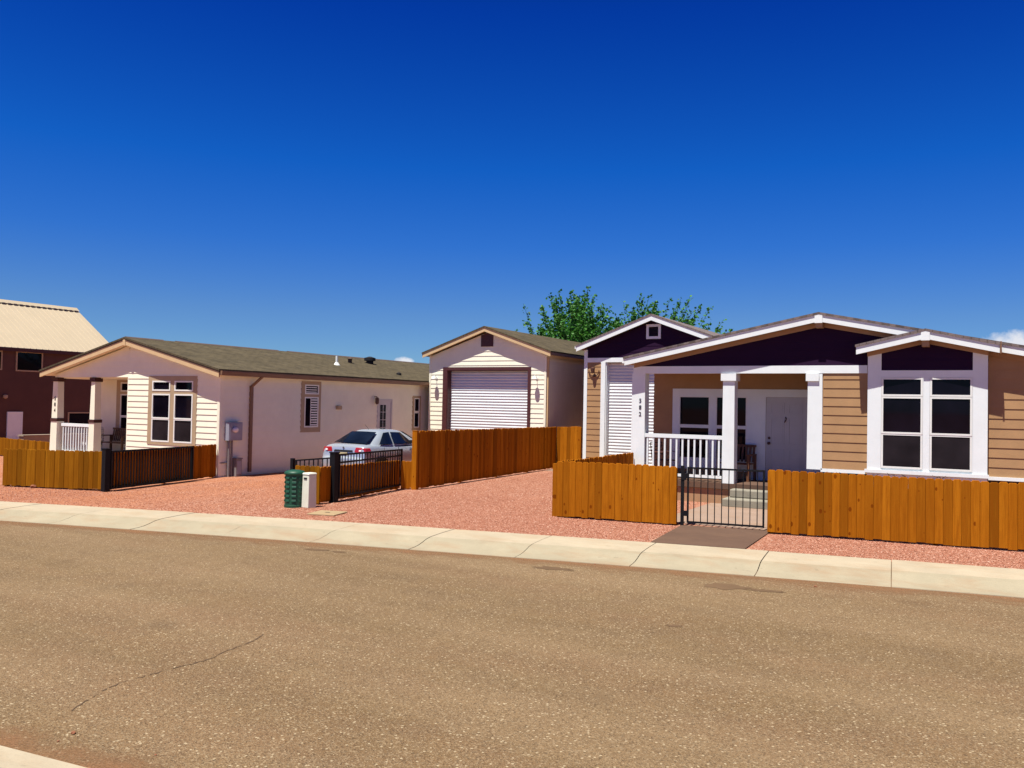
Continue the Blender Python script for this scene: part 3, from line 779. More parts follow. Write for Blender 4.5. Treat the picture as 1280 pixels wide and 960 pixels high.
# ================================================================== LEFT HOUSE (cream)
L = thing('bungalow', 'long cream bungalow with olive shingle roof, beige fascia and a corner porch', 'house', (-22, 17.8, 0))
LY = 17.8; FL = XF_front(LY); XR = -19.80; XLW = -27.75
pL, lL, rL = (-23.75, 4.17), (-28.10, 3.15), (-19.52, 3.155)
def lz(x): return 4.17 - .2365 * abs(x - pL[0])
w = MB(); w.box(-23.95, XR, LY + .002, 19.45, 0, 3.0); w.box(XLW, XR, 19.45, 40, 0, 3.0); w.build('wall', M['cream'], L)
s = MB(FL); op = [(-22.93, -20.75, .86, 2.98)]
siding(s, -23.93, XR - .07, .05, 4.0, .178, op, .02, gable_lim(XLW, lz(XLW) - .2, pL[0], 3.97, XR, lz(XR) - .2))
siding(s, XLW, -23.93, 2.94, 4.0, .178, (), .02, gable_lim(XLW, lz(XLW) - .2, pL[0], 3.97, XR, lz(XR) - .2)); s.build('siding', M['cream'], L)
gw = MB(); gw.prism([(XLW, 2.93), (XR, 2.93), (XR, lz(XR) - .19), (pL[0], 3.98), (XLW, lz(XLW) - .19)], LY + .012, LY + .16); gw.build('gable', M['cream'], L)
cb = MB(FL); cb.box(XR - .07, XR + .01, 0, .028, 0, 3.05); cb.box(-23.96, -23.88, 0, .004, 0, 2.93); cb.build('corner_board', M['cream'], L)
cs = MB(); cs.box(XR, XR + .036, 17.775, 17.89, 0, 3.0); cs.build('corner_board', M['cream'], L)
ss = MB(XF_right(XR)); siding(ss, 17.89, 39.9, .05, 3.0, .178, [(21.19, 22.12, 1.26, 2.95), (25.2, 26.1, .3, 2.40), (27.4, 27.96, 1.22, 2.58)], .03); ss.build('side_siding', M['cream'], L)
bs = MB(XF_front(19.45)); siding(bs, XLW + .02, -23.97, .35, 2.95, .178, [(-26.73, -25.0, .95, 2.93)]); bs.build('porch_siding', M['cream'], L)
pc = MB(); pc.box(XLW, -23.96, LY + .16, 19.45, 2.90, 2.93); pc.build('porch_ceiling', M['cream'], L)
pf = MB(); pf.box(XLW - .1, -23.96, 17.5, 19.45, 0, .34); pf.build('porch_floor', M['patio'], L)
rf = MB(); chevron(rf, lL[0] - .03, lL[1] + .01, pL[0], pL[1] + .025, rL[0] + .05, rL[1] + .02, .055, 17.45, 40.3); rf.build('roof', M['olive_shingle'], L)
rc = MB(); chevron(rc, pL[0] - .16, pL[1] - .008, pL[0], pL[1] + .045, pL[0] + .16, pL[1] - .008, .03, 17.5, 18.9)
chevron(rc, pL[0] - .16, pL[1] - .008, pL[0], pL[1] + .045, pL[0] + .16, pL[1] - .008, .03, 19.4, 24.1); chevron(rc, pL[0] - .16, pL[1] - .008, pL[0], pL[1] + .045, pL[0] + .16, pL[1] - .008, .03, 24.6, 40.2); rc.build('ridge_cap', M['roof_edge'], L)
so = MB(); chevron(so, lL[0] + .02, lL[1] - .045, pL[0], pL[1] - .032, rL[0], rL[1] - .037, .12, 17.53, 40); so.build('soffit', M['cream'], L)
re = MB(); chevron(re, lL[0] - .02, lL[1] - .03, pL[0], pL[1] - .03, rL[0] + .03, rL[1] - .03, .045, 17.462, 17.5); re.build('drip_edge', M['roof_edge'], L)
fa = MB(); chevron(fa, lL[0], lL[1] - .07, pL[0], pL[1] - .07, rL[0] + .01, rL[1] - .07, .15, 17.475, 17.525)
fa.box(pL[0] - .06, pL[0] + .06, 17.46, 17.476, 3.93, 4.11); fa.build('fascia', M['beige_trim'], L)
gt = MB()
gt.add([(rL[0] + .01, 17.5, 2.99), (rL[0] + .10, 17.5, 3.0), (rL[0] + .13, 17.5, 3.10), (rL[0] + .13, 17.5, 3.125), (rL[0] + .01, 17.5, 3.125)] + [(x, 40.2, z) for x, z in ((rL[0] + .01, 2.99), (rL[0] + .10, 3.0), (rL[0] + .13, 3.10), (rL[0] + .13, 3.125), (rL[0] + .01, 3.125))],
       [(4, 3, 2, 1, 0), (5, 6, 7, 8, 9)] + [(i, (i + 1) % 5, 5 + (i + 1) % 5, 5 + i) for i in range(5)])
gt.build('gutter', M['brown_trim'], L)
ds = MB(); ds.box(XR + .02, XR + .09, 18.93, 19.03, .1, 2.72); ds.hexa([(XR + .02, 18.93, 2.70), (XR + .09, 18.93, 2.70), (XR + .09, 19.03, 2.70), (XR + .02, 19.03, 2.70), (rL[0] + .02, 19.07, 2.995), (rL[0] + .09, 19.07, 2.995), (rL[0] + .09, 19.17, 2.995), (rL[0] + .02, 19.17, 2.995)]); ds.build('downspout', M['brown_trim'], L)
window(L, FL, 0, 0, [(-22.70, -21.96), (-21.69, -20.95)], [(.99, 1.63), (1.70, 2.39), (2.56, 2.79)], .04, 'taupe_trim', (-22.93, -20.75, .86, 2.98), depth=.035)
window(L, XF_front(19.45), 0, 0, [(-26.47, -25.95), (-25.8, -25.25)], [(1.17, 1.60), (1.67, 2.37), (2.54, 2.78)], .04, 'taupe_trim', (-26.73, -25.0, .95, 2.93), lower_screen=False)
# right side openings
FR = XF_right(XR)
wn = window(L, FR, 0, 0, [(21.39, 21.98)], [(1.46, 2.39), (2.56, 2.80)], .04, 'taupe_trim', (21.18, 22.13, 1.26, 2.95), lower_screen=False)
bl = MB(FR)
for i in range(11): bl.box(21.66, 21.975, .012, .020, 1.48 + i * .083, 1.525 + i * .083)
bl.box(21.64, 21.665, .012, .021, 1.46, 2.39)
for i in range(3): bl.box(21.40, 21.93, .012, .02, 2.58 + i * .075, 2.61 + i * .075)
bl.build('blind', M['white_vinyl'], wn)
window(L, FR, 0, 0, [(27.55, 27.83)], [(1.36, 1.90), (1.98, 2.46)], .03, 'taupe_trim', (27.40, 27.96, 1.22, 2.58), lower_screen=False)
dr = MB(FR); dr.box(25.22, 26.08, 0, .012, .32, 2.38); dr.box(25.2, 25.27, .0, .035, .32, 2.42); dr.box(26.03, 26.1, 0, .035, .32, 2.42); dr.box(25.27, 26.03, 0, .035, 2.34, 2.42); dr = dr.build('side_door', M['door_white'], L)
dg = MB(FR); dg.box(25.38, 25.72, .013, .02, .5, 2.2); dg.build('pane', M['glass'], dr)
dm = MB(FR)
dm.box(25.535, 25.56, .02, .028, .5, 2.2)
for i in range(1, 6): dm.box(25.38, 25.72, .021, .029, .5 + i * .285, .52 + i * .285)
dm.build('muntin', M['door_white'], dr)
ve = MB(FR); ve.box(22.90, 23.16, 0, .07, 2.02, 2.15); ve.box(22.92, 23.14, .07, .10, 2.06, 2.15); ve.build('dryer_vent', M['taupe_trim'], L)
dl = MB(); dl.lathe([(.03, .12), (.07, .08), (.07, -.1), (.03, -.14)], (XR + .14, 25.03, 2.36), 10); dl.tube([(XR, 25.03, 2.5), (XR + .14, 25.03, 2.5)], .015, 6); dl.build('door_lamp', M['bronze'], L)
# roof vents
pv = MB(); zz = lz(-21.6); pv.tube([(-21.6, 25.0, zz - .05), (-21.6, 25.0, zz + .36)], .045, 10); pv.lathe([(.13, -.02), (.06, .09)], (-21.6, 25.0, zz + .02), 12); pv.build('vent_pipe', M['white_vinyl'], L)
tv = MB(); zz = lz(-22.5); tv.lathe([(.15, -.05), (.15, .12), (.24, .14), (.24, .25), (.05, .31)], (-22.5, 28.1, zz), 14); tv.build('turbine_vent', M['black'], L)
tv = MB(); tv.lathe([(.08, -.05), (.08, .16), (.14, .18), (.02, .24)], (-22.3, 26.6, lz(-22.3)), 12); tv.build('flue_cap', M['roof_edge'], L)
tv = MB(); zz = lz(-20.4); tv.lathe([(.10, -.05), (.10, .08), (.03, .12)], (-20.4, 27.3, zz), 10); tv.build('small_vent', M['black'], L)
# porch pillars: cream shaft, dark bands, wider pedestal
for (x0, sh) in ((-27.82, .29), (-25.78, .23)):
    c = MB(); y0, y1 = LY - .02, LY + .20
    c.hexa([(x0 - .01, y0 - .01, 1.5), (x0 + sh + .01, y0 - .01, 1.5), (x0 + sh + .01, y1 + .01, 1.5), (x0 - .01, y1 + .01, 1.5), (x0 + .02, y0, 2.80), (x0 + sh - .02, y0, 2.80), (x0 + sh - .02, y1, 2.80), (x0 + .02, y1, 2.80)])
    col = c.build('porch_pillar', M['cream'], L)
    p = MB(); p.hexa([(x0 - .05, y0 - .03, 0), (x0 + sh + .03, y0 - .03, 0), (x0 + sh + .03, y1 + .03, 0), (x0 - .05, y1 + .03, 0), (x0 - .02, y0 - .02, 1.445), (x0 + sh + .02, y0 - .02, 1.445), (x0 + sh + .02, y1 + .02, 1.445), (x0 - .02, y1 + .02, 1.445)]); p.build('pedestal', M['cream'], col)
    bnd = MB(); bnd.box(x0 - .035, x0 + sh + .035, y0 - .04, y1 + .04, 1.45, 1.55); bnd.box(x0 - .02, x0 + sh + .02, y0 - .035, y1 + .035, 2.79, 2.925); bnd.build('band', M['dark_band'], col)
digits('584', L, -27.66, LY - .032, 2.16, .17, .2, 'number')
rl = MB(); rl.box(-27.45, -25.86, LY + .08, LY + .15, 1.29, 1.39); rl.box(-27.45, -25.86, LY + .09, LY + .14, .42, .48)
for i in range(11):
    x = -27.36 + i * .141; rl.box(x - .02, x + .02, LY + .095, LY + .135, .48, 1.29)
rl.build('railing', M['white'], L)
# electric meter on the side wall
mt = MB(FR); mt.box(18.0, 18.52, 0, .20, 1.08, 1.62); mt.box(18.03, 18.49, .2, .215, 1.11, 1.59)
mt = mt.build('meter_box', M['greybox'], L)
mg = MB(); mg.lathe([(.085, .0), (.085, .06), (.075, .11), (.04, .13)], (XR + .21, 18.19, 1.40), 16, 'x'); mg.build('meter_dial', M['clear_lens'], mt, smooth=True)
mc = MB(); mc.tube([(XR + .08, 18.12, 0), (XR + .08, 18.12, 1.08)], .035, 8); mc.tube([(XR + .08, 18.24, 0), (XR + .08, 18.24, 1.08)], .028, 8); mc.tube([(XR + .02, 17.82, .42), (XR + .06, 18.10, .42)], .02, 6); mc.build('conduit', M['pipe'], mt)
hb = thing('utility_box', 'small dark utility box against the cream bungalow side wall', 'box', (XR + .15, 18.42, 0))
q = MB(FR); q.box(18.30, 18.52, .03, .22, .0, .52); q.box(18.28, 18.54, .02, .24, .52, .55); q.build('cabinet', M['pipe'], hb, bevel=.01)
q = MB(FR); q.box(18.33, 18.49, .22, .228, .08, .46); q.build('lid', M['greybox'], hb)

# ================================================================== BROWN BUILDING far left
B = thing('brown_building', 'dark brown two-storey building with cream metal roof behind the cream bungalow', 'building', (-42, 20, 0))
BX = -40.0
w = MB(); w.box(-47.1, BX, 2, 28.85, -.2, 4.62); w.prism([(-47.1, 4.62), (BX, 4.62), (-43.55, 6.95)], 28.6, 28.85); w.build('wall', M['umber'], B)
rf = MB()
def slab(xa, za, xb, zb, th):
    rf.hexa([(xa, 1.6, za - th), (xa, 29.05, za - th), (xb, 29.05, zb - th), (xb, 1.6, zb - th), (xa, 1.6, za), (xa, 29.05, za), (xb, 29.05, zb), (xb, 1.6, zb)])
slab(-39.75, 4.52, -43.55, 7.02, .10); slab(-47.35, 4.52, -43.55, 7.02, .10)
y = 1.7
while y < 29:
    rf.hexa([(-39.75, y, 4.51), (-39.75, y + .05, 4.51), (-43.5, y + .05, 6.98), (-43.5, y, 6.98), (-39.75, y + .015, 4.54), (-39.75, y + .035, 4.54), (-43.5, y + .035, 7.01), (-43.5, y + .015, 7.01)]); y += .30
rf.build('roof', M['metal_roof'], B)
rg = MB(); rg.prism([(0, 0)] * 0 + [(-43.80, 6.93), (-43.30, 6.93), (-43.55, 7.12)], 1.6, 29.05); rg.build('ridge_cap', M['metal_roof'], B)
rc_ = MB(); y = 1.75
while y < 28.9: rc_.box(-43.42, -43.27, y, y + .16, 6.90, 6.945); y += .30
rc_ = rc_.build('ridge_closure', M['pipe'], B); rc_['kind'] = 'stuff'
fc = MB(); fc.box(-39.80, -39.73, 1.6, 29.05, 4.34, 4.50); fc.build('fascia', M['dark_band'], B)
FBX = XF_right(BX)
for (a, b, z0, z1) in ((23.74, 24.94, 3.48, 4.33), (21.2, 23.0, 3.5, 4.3), (26.42, 27.56, .85, 1.46)):
    f_ = MB(FBX); f_.frame(a - .05, b + .05, z0 - .05, z1 + .05, .06, 0, .05); f_ = f_.build('window', M['taupe_trim'], B)
    p = MB(FBX); p.box(a + .01, b - .01, .005, .02, z0 + .01, z1 - .01); p.build('pane', M['glass'], f_)
dr = MB(FBX); dr.box(23.42, 24.02, .0, .05, -.2, 1.46)
dr.frame(23.36, 24.08, -.2, 1.52, .06, .0, .07); dr.build('door', M['white'], B)
wl = MB(FBX); wl.lathe([(.02, -.12), (.1, -.08), (.1, .04), (.03, .08)], (23.2, .12, 2.25), 12); wl.build('wall_lamp', M['taupe_trim'], B)
lw = MB(); lw.box(-33.2, -32.9, 19.9, 22.6, 0, .70); lw.box(-33.24, -32.86, 19.86, 22.64, .70, .75)
tag(lw.build('low_wall', M['lowwall']), 'low pale block wall in front of the brown building', 'wall')

# ================================================================== FENCES
def wood_fence(label, p0, p1, h0, h1, mat='cedar', pw=.140, gap=-.0016, side=1, posts=True, end_cap=False, group=None, seed=1, lift=.035, name='picket_fence'):
    """pickets on the local -y side (side=1) or +y side; heights run from h0 to h1 above ground"""
    rnd = random.Random(seed)
    d = Vector((p1[0] - p0[0], p1[1] - p0[1], 0)); ln = d.length; rz = math.atan2(d.y, d.x)
    t = thing(name, label, 'fence', (p0[0], p0[1], 0), rz, group)
    mb = MB(); x = 0; n = max(1, round(ln / (pw + gap))); w_ = ln / n
    for i in range(n):
        a, b = i * w_ + gap / 2 + rnd.uniform(-.0006, .0012), (i + 1) * w_ - gap / 2 + rnd.uniform(-.0012, .0006)
        h = h0 + (h1 - h0) * (i + .5) / n + rnd.uniform(-.011, .008); z0 = lift + rnd.uniform(-.012, .012); c = .026; sl = rnd.uniform(-.0012, .0012)
        yo = (.0035 if i % 2 else -.0035) + rnd.uniform(-.002, .002); th = .018
        poly = [(a, z0), (b, z0), (b + sl, h - c), (b - c + sl, h), (a + c + sl, h), (a + sl, h - c)]
        y0, y1 = (-th + yo, yo) if side > 0 else (yo, th + yo)
        tone = min(1, max(0, rnd.gauss(.5, .32)))
        ch = .0055; fy, by = (y0, y1) if side > 0 else (y1, y0)      # eased front edges leave a groove between boards
        mid = (a + b) / 2; fp = [(x_ + (ch if x_ < mid else -ch), z_ - (.004 if z_ > .5 * h else 0)) for x_, z_ in poly]
        my = fy + (by - fy) * .45
        V = [(x_, fy, z_) for x_, z_ in fp] + [(x_, my, z_) for x_, z_ in poly] + [(x_, by, z_) for x_, z_ in poly]
        mb.add(V, [tuple(range(6))[::-1], tuple(range(12, 18))] + [(r_ * 6 + q, r_ * 6 + (q + 1) % 6, (r_ + 1) * 6 + (q + 1) % 6, (r_ + 1) * 6 + q) for r_ in (0, 1) for q in range(6)], tone)
    mb.build('pickets', M[mat], t, local=True)
    rl = MB()
    y0, y1 = (.003, .042) if side > 0 else (-.042, -.003)
    for f in (.2, .78):
        za, zb = h0 * f, h1 * f; rl.hexa([(0, y0, za - .045), (ln, y0, zb - .045), (ln, y1, zb - .045), (0, y1, za - .045), (0, y0, za + .045), (ln, y0, zb + .045), (ln, y1, zb + .045), (0, y1, za + .045)], .4)
    rl.build('rails', M[mat], t, local=True)
    if posts:
        k = max(1, round(ln / 2.4))
        for i in range(k + 1):
            px = .05 + (ln - .1) * i / k; q = MB(); ya, yb_ = (.043, .13) if side > 0 else (-.13, -.043)
            q.box(px - .044, px + .044, ya, yb_, 0, h0 + (h1 - h0) * i / k - .05, .35); q.build('post', M[mat], t, local=True)
    return t

def iron_panel(name, label, p0, p1, h0, h1, bars, z0=.06, bar=.016, rail=.034, post0=False, post1=False, mid=None, cat='gate', ph=0, post_w=.05, group=None):
    d = Vector((p1[0] - p0[0], p1[1] - p0[1], 0)); ln = d.length; rz = math.atan2(d.y, d.x)
    t = thing(name, label, cat, (p0[0], p0[1], 0), rz, group)
    f = MB(); r = rail / 2
    f.hexa([(0, -r, h0 - rail), (ln, -r, h1 - rail), (ln, r, h1 - rail), (0, r, h0 - rail), (0, -r, h0), (ln, -r, h1), (ln, r, h1), (0, r, h0)])
    f.hexa([(0, -r, z0), (ln, -r, z0), (ln, r, z0), (0, r, z0), (0, -r, z0 + rail), (ln, -r, z0 + rail), (ln, r, z0 + rail), (0, r, z0 + rail)])
    f.box(0, rail, -r - .001, r + .001, z0 - .001, h0 + .001); f.box(ln - rail, ln, -r - .001, r + .001, z0 - .001, h1 + .001)
    if mid: f.box(rail, ln - rail, -r * .9, r * .9, mid - r, mid + r)
    f.build('frame', M['iron'], t, local=True)
    b = MB()
    for i in range(bars):
        x = ln * (i + 1) / (bars + 1); h = h0 + (h1 - h0) * x / ln; b.box(x - bar / 2, x + bar / 2, -bar / 2, bar / 2, z0 + rail * .5, h - rail * .5)
    b.build('bars', M['iron'], t, local=True)
    for flag, x in ((post0, -.09), (post1, ln + .09)):
        if flag:
            q = MB(); q.box(x - post_w / 2, x + post_w / 2, -post_w / 2, post_w / 2, 0, ph or max(h0, h1) + .02); q.build('gate_post', M['iron'], t, local=True)
    return t

# right house
wood_fence('orange cedar picket fence left of the black garden gate', (-7.81, 15.93), (-5.36, 16.27), 1.165, 1.16, seed=2)
wood_fence('long orange cedar picket fence right of the black garden gate', (-3.61, 16.28), (4.7, 17.29), 1.19, 1.115, seed=3)
wood_fence('short cedar fence running from the front fence back to the bungalow porch', (-7.80, 15.98), (-7.95, 20.62), 1.15, 1.15, side=1, seed=4)
gt_ = iron_panel('garden_gate', 'black iron garden gate with upright bars at the brown front path', (-5.16, 16.31), (-3.72, 16.52), 1.155, 1.155, 10, .07, post0=True, post1=True, post_w=.06)
hg = MB(); hg.box(-.07, .03, -.035, .02, .93, 1.03); hg.box(-.07, .03, -.035, .02, .2, .3); hg.box(-.115, -.02, -.04, .0, .9, .99); hg.build('hinge', M['iron'], gt_, local=True)
# tall driveway fence
wood_fence('tall cedar privacy fence along the bungalow driveway, shaded side showing', (-13.27, 18.72), (-13.95, 28.35), 1.56, 1.53, side=1, seed=5)
wood_fence('sunlit cedar fence piece closing the gap beside the tan garage', (-13.90, 28.30), (-12.98, 28.42), 1.53, 1.57, side=1, seed=6)
en = thing('fence_post', 'sunlit end post of the tall cedar driveway fence', 'post', (-13.33, 18.63, 0))
q = MB(); q.box(-13.41, -13.26, 18.60, 18.69, 0, 1.55, .7); q.build('shaft', M['cedar'], en)
q = MB(); q.box(-13.415, -13.255, 18.595, 18.695, 1.551, 1.565, .55); q.build('cap', M['cedar'], en)
# left driveway
wood_fence('low cedar fence continuing beyond the open iron gate to the tall fence', (-13.62, 18.42), (-13.36, 18.68), .76, .76, side=1, seed=7, posts=False)
wood_fence('low cedar side fence standing behind the open iron driveway gate', (-13.03, 14.60), (-13.66, 18.42), .84, .78, side=1, seed=8, mat='cedar')
wood_fence('short yellowish cedar fence end behind the green pedestal', (-13.62, 14.47), (-12.98, 14.56), .86, .86, side=1, seed=9, mat='cedar_left', posts=False)
iron_panel('driveway_gate', 'open black iron gate leaf with tall post in the right of the left driveway', (-12.99, 15.20), (-13.66, 18.50), 1.10, 1.07, 23, .10, .018, .04, mid=.90)
tp = thing('gate_post', 'tall black iron gate post beside the white utility pedestal', 'post', (-13.05, 15.12, 0))
q = MB(); q.box(-13.13, -12.98, 15.04, 15.19, 0, 1.12); q.build('shaft', M['iron'], tp)
q = MB(); q.box(-13.142, -12.968, 15.028, 15.202, 1.121, 1.145); q.build('cap', M['iron'], tp)
iron_panel('iron_fence', 'short black iron fence panel just behind the green pedestal', (-14.36, 15.25), (-13.17, 15.32), .90, 1.02, 8, .1, .02, .035, post0=True, cat='fence', ph=.93, post_w=.08)
lf = wood_fence('yellow-brown cedar front fence of the cream bungalow by the pavement', (-21.68, 12.62), (-18.88, 13.42), .95, .97, 'cedar_left', seed=10)
iron_panel('driveway_gate', 'dark iron gate leaf folded back along the cream bungalow fence', (-18.70, 13.48), (-19.40, 16.55), .99, .98, 30, .05, .024, .045, mid=None)
tp = thing('gate_post', 'thick black iron gate post at the end of the yellow-brown front fence', 'post', (-18.72, 13.38, 0))
q = MB(); q.box(-18.80, -18.66, 13.31, 13.45, 0, 1.03); q.build('shaft', M['iron'], tp)
q = MB(); q.box(-18.812, -18.648, 13.298, 13.462, 1.031, 1.05); q.build('cap', M['iron'], tp)
wood_fence('dark shaded cedar fence from the front post to the cream bungalow corner', (-18.84, 13.50), (-19.82, 17.72), .96, .98, 'cedar', seed=12)
wood_fence('far cedar fence behind the cream bungalow front fence', (-33.4, 18.9), (-28.25, 18.45), .70, .66, 'cedar_left', seed=14)

# ================================================================== STREET FURNITURE
gp = thing('utility_pedestal', 'dark green ribbed utility pedestal on the gravel by the driveway', 'pedestal', (-13.15, 13.95, 0))
q = MB(); n = 18
qb = MB(); qb.lathe([(.215, 0), (.215, .05), (.205, .055), (.200, .70), (.205, .705)], (-13.15, 13.95, 0), 20)
q = MB(); q.lathe([(.225, .70), (.225, .74), (.20, .775), (.10, .80), (.02, .805)], (-13.15, 13.95, 0), 20); q.build('cap', M['green_ped'], gp, smooth=True)
q = qb
for r_ in range(6):
    for a in range(9):
        t = R(180 + 10 + a * 40); cx, cy = -13.15 + .203 * math.cos(t), 13.95 + .203 * math.sin(t); z = .12 + r_ * .098
        ux, uy = -math.sin(t) * .045, math.cos(t) * .045; ox, oy = math.cos(t) * .014, math.sin(t) * .014
        q.hexa([(cx - ux, cy - uy, z), (cx + ux, cy + uy, z), (cx + ux + ox, cy + uy + oy, z + .012), (cx - ux + ox, cy - uy + oy, z + .012), (cx - ux, cy - uy, z + .055), (cx + ux, cy + uy, z + .055), (cx + ux + ox * .4, cy + uy + oy * .4, z + .045), (cx - ux + ox * .4, cy - uy + oy * .4, z + .045)])
q.build('body', M['green_ped'], gp)
wp = thing('utility_pedestal', 'slim off-white square pedestal right beside the green one', 'pedestal', (-12.83, 14.06, 0), R(-4))
q = MB(); q.hexa([(-.105, -.12, 0), (.105, -.12, 0), (.105, .12, 0), (-.105, .12, 0), (-.10, -.11, .71), (.10, -.11, .71), (.10, .11, .71), (-.10, .11, .71)]); q.build('body', M['ped'], wp, local=True, bevel=.012)
q = MB(); q.hexa([(-.112, -.125, .71), (.112, -.125, .71), (.112, .125, .71), (-.112, .125, .71), (-.10, -.11, .75), (.10, -.11, .75), (.10, .11, .75), (-.10, .11, .75)]); q.build('cap', M['ped'], wp, local=True, bevel=.015)
q = MB(); q.box(-.045, .045, -.123, -.10, .615, .65); q.build('latch', M['black'], wp, local=True)
lid = MB(); ang = R(14)
lid.box(-.30, .30, -.30, .30, 0, .03); lid.frame(-.33, .33, -.33, .33, .03, -.0, .0) if 0 else None
lo = thing('utility_cover', 'flat pale concrete utility cover set in the red gravel near the pavement', 'cover', (-11.80, 13.49, 0), ang)
lid.build('slab', M['lid'], lo, local=True, bevel=.008)
q = MB(); q.box(-.05, .05, -.02, .02, .0305, .034); q.build('pull_slot', M['black'], lo, local=True)
rk = MB(); rnd = random.Random(4)
bmk = bmesh.new(); bmesh.ops.create_icosphere(bmk, subdivisions=2, radius=.07)
for v in bmk.verts: v.co *= rnd.uniform(.75, 1.15); v.co.z *= .75
mk = bpy.data.meshes.new('rock'); bmk.to_mesh(mk); bmk.free(); mk.materials.append(M['rock'])
ro = bpy.data.objects.new('rock', mk); C.objects.link(ro); ro.location = (-20.75, 12.84, .035); tag(ro, 'small reddish rock at the foot of the yellow-brown front fence', 'rock')
for i, (x, y, r_) in enumerate(((-5.76, 3.92, .018), (-5.72, 3.78, .009), (-4.95, 3.98, .009), (-2.1, 12.45, .02), (-5.3, 12.2, .016))):
    b_ = bmesh.new(); bmesh.ops.create_icosphere(b_, subdivisions=2, radius=r_)
    for v in b_.verts: v.co *= rnd.uniform(.75, 1.2); v.co.z *= .6
    me = bpy.data.meshes.new('pebble'); b_.to_mesh(me); b_.free(); me.materials.append(M['rock'])
    po = bpy.data.objects.new('pebble', me); C.objects.link(po); po.location = (x, y, -.133 + r_ * .4)
    tag(po, ('largest dark pebble on the asphalt near the close kerb', 'tiny pebble beside the close kerb, left of the crack', 'tiny pebble on the asphalt nearest the viewer', 'dark pebble at the far kerb right of the path', 'dark pebble at the far kerb left of the path')[i], 'pebble', 'pebbles on the street')

# ================================================================== PORCH FURNITURE
def slat_bench(label, loc, width, mat, rz=0, seat_z=.42, back_z=.92, name='porch_bench'):
    t = thing(name, label, 'bench', loc, rz); w2 = width / 2
    s_ = MB()
    for i in range(5): s_.box(-w2, w2, -.24 + i * .098, -.24 + i * .098 + .082, seat_z - .025, seat_z)
    s_.build('seat', M[mat], t, local=True)
    b_ = MB(); n = max(4, int(width / .09))
    for i in range(n):
        x = -w2 + .05 + (width - .1) * i / (n - 1); b_.hexa([(x - .028, .245, seat_z + .02), (x + .028, .245, seat_z + .02), (x + .028, .265, seat_z + .02), (x - .028, .265, seat_z + .02), (x - .028, .315, back_z - .05), (x + .028, .315, back_z - .05), (x + .028, .335, back_z - .05), (x - .028, .335, back_z - .05)])
    b_.box(-w2, w2, .30, .345, back_z - .06, back_z); b_.build('backrest', M[mat], t, local=True)
    for sx in (-1, 1):
        a_ = MB(); a_.box(sx * w2 - .035, sx * w2 + .035, -.28, .28, seat_z + .20, seat_z + .235); a_.build('armrest', M[mat], t, local=True)
        for y in (-.24, .24):
            l_ = MB(); l_.box(sx * w2 - .03, sx * w2 + .03, y - .03, y + .03, 0, seat_z + .2); l_.build('leg', M[mat], t, local=True)
    return t
slat_bench('brown slatted wooden chair beside the bungalow front door', (-5.62, 21.80, PF), .78, 'bench_wood', R(-6), .44, .90, 'wooden_chair')
slat_bench('dark brown wooden bench on the cream bungalow porch', (-26.05, 18.98, .34), 1.25, 'dark_wood', 0, .42, .90)
def tube_chair(label, loc, rz):
    t = thing('metal_chair', label, 'chair', loc, rz)
    s_ = MB(); s_.box(-.22, .22, -.22, .22, .42, .445); s_.build('seat', M['dark_wood'], t, local=True)
    b_ = MB(); b_.tube([(-.23, .23, .43), (-.23, .30, .88), (.23, .30, .88), (.23, .23, .43)], .014, 6)
    for z in (.58, .68, .78): b_.tube([(-.225, .25 + (z - .43) * .11, z), (.225, .25 + (z - .43) * .11, z)], .01, 6)
    b_.build('backrest', M['iron'], t, local=True)
    a_ = MB()
    for sx in (-1, 1): a_.tube([(sx * .235, .25, .66), (sx * .245, -.18, .66), (sx * .235, -.22, .42)], .013, 6)
    a_.build('armrest', M['chrome'], t, local=True)
    for sx in (-1, 1):
        for y in (-1, 1):
            l_ = MB(); l_.tube([(sx * .21, y * .2, .42), (sx * .24, y * .25, 0)], .014, 6); l_.build('leg', M['iron'], t, local=True)
    return t
tube_chair('dark metal armchair behind the white porch railing of the tan bungalow', (-7.45, 21.6, PF), R(70))
# white wicker chair on the left porch
wk = thing('wicker_chair', 'white wicker armchair behind the cream bungalow porch railing', 'chair', (-26.95, 18.7, .34))
s_ = MB(); s_.lathe([(.30, .30), (.33, .33), (.33, .40), (.30, .43)], (0, 0, 0), 18); s_.build('seat', M['wicker'], wk, local=True)
b_ = MB()
for k_ in range(7):
    z = .46 + k_ * .075; hw = .38 - .035 * max(0, k_ - 3) ** 1.2
    b_.tube([(-hw * math.cos(a), .30 * math.sin(a) + .02, z) for a in [R(180 * j / 12) for j in range(13)]], .022, 6)
for j in range(9):
    a = R(20 * j + 10); b_.tube([(-.37 * math.cos(a), .30 * math.sin(a) + .02, .43), (-.34 * math.cos(a), .30 * math.sin(a) + .03, .88)], .014, 5)
b_.build('backrest', M['wicker'], wk, local=True)
for sx in (-1, 1):
    for y in (-.2, .2):
        l_ = MB(); l_.tube([(sx * .22, y, .31), (sx * .25, y * 1.1, 0)], .022, 6); l_.build('leg', M['wicker'], wk, local=True)
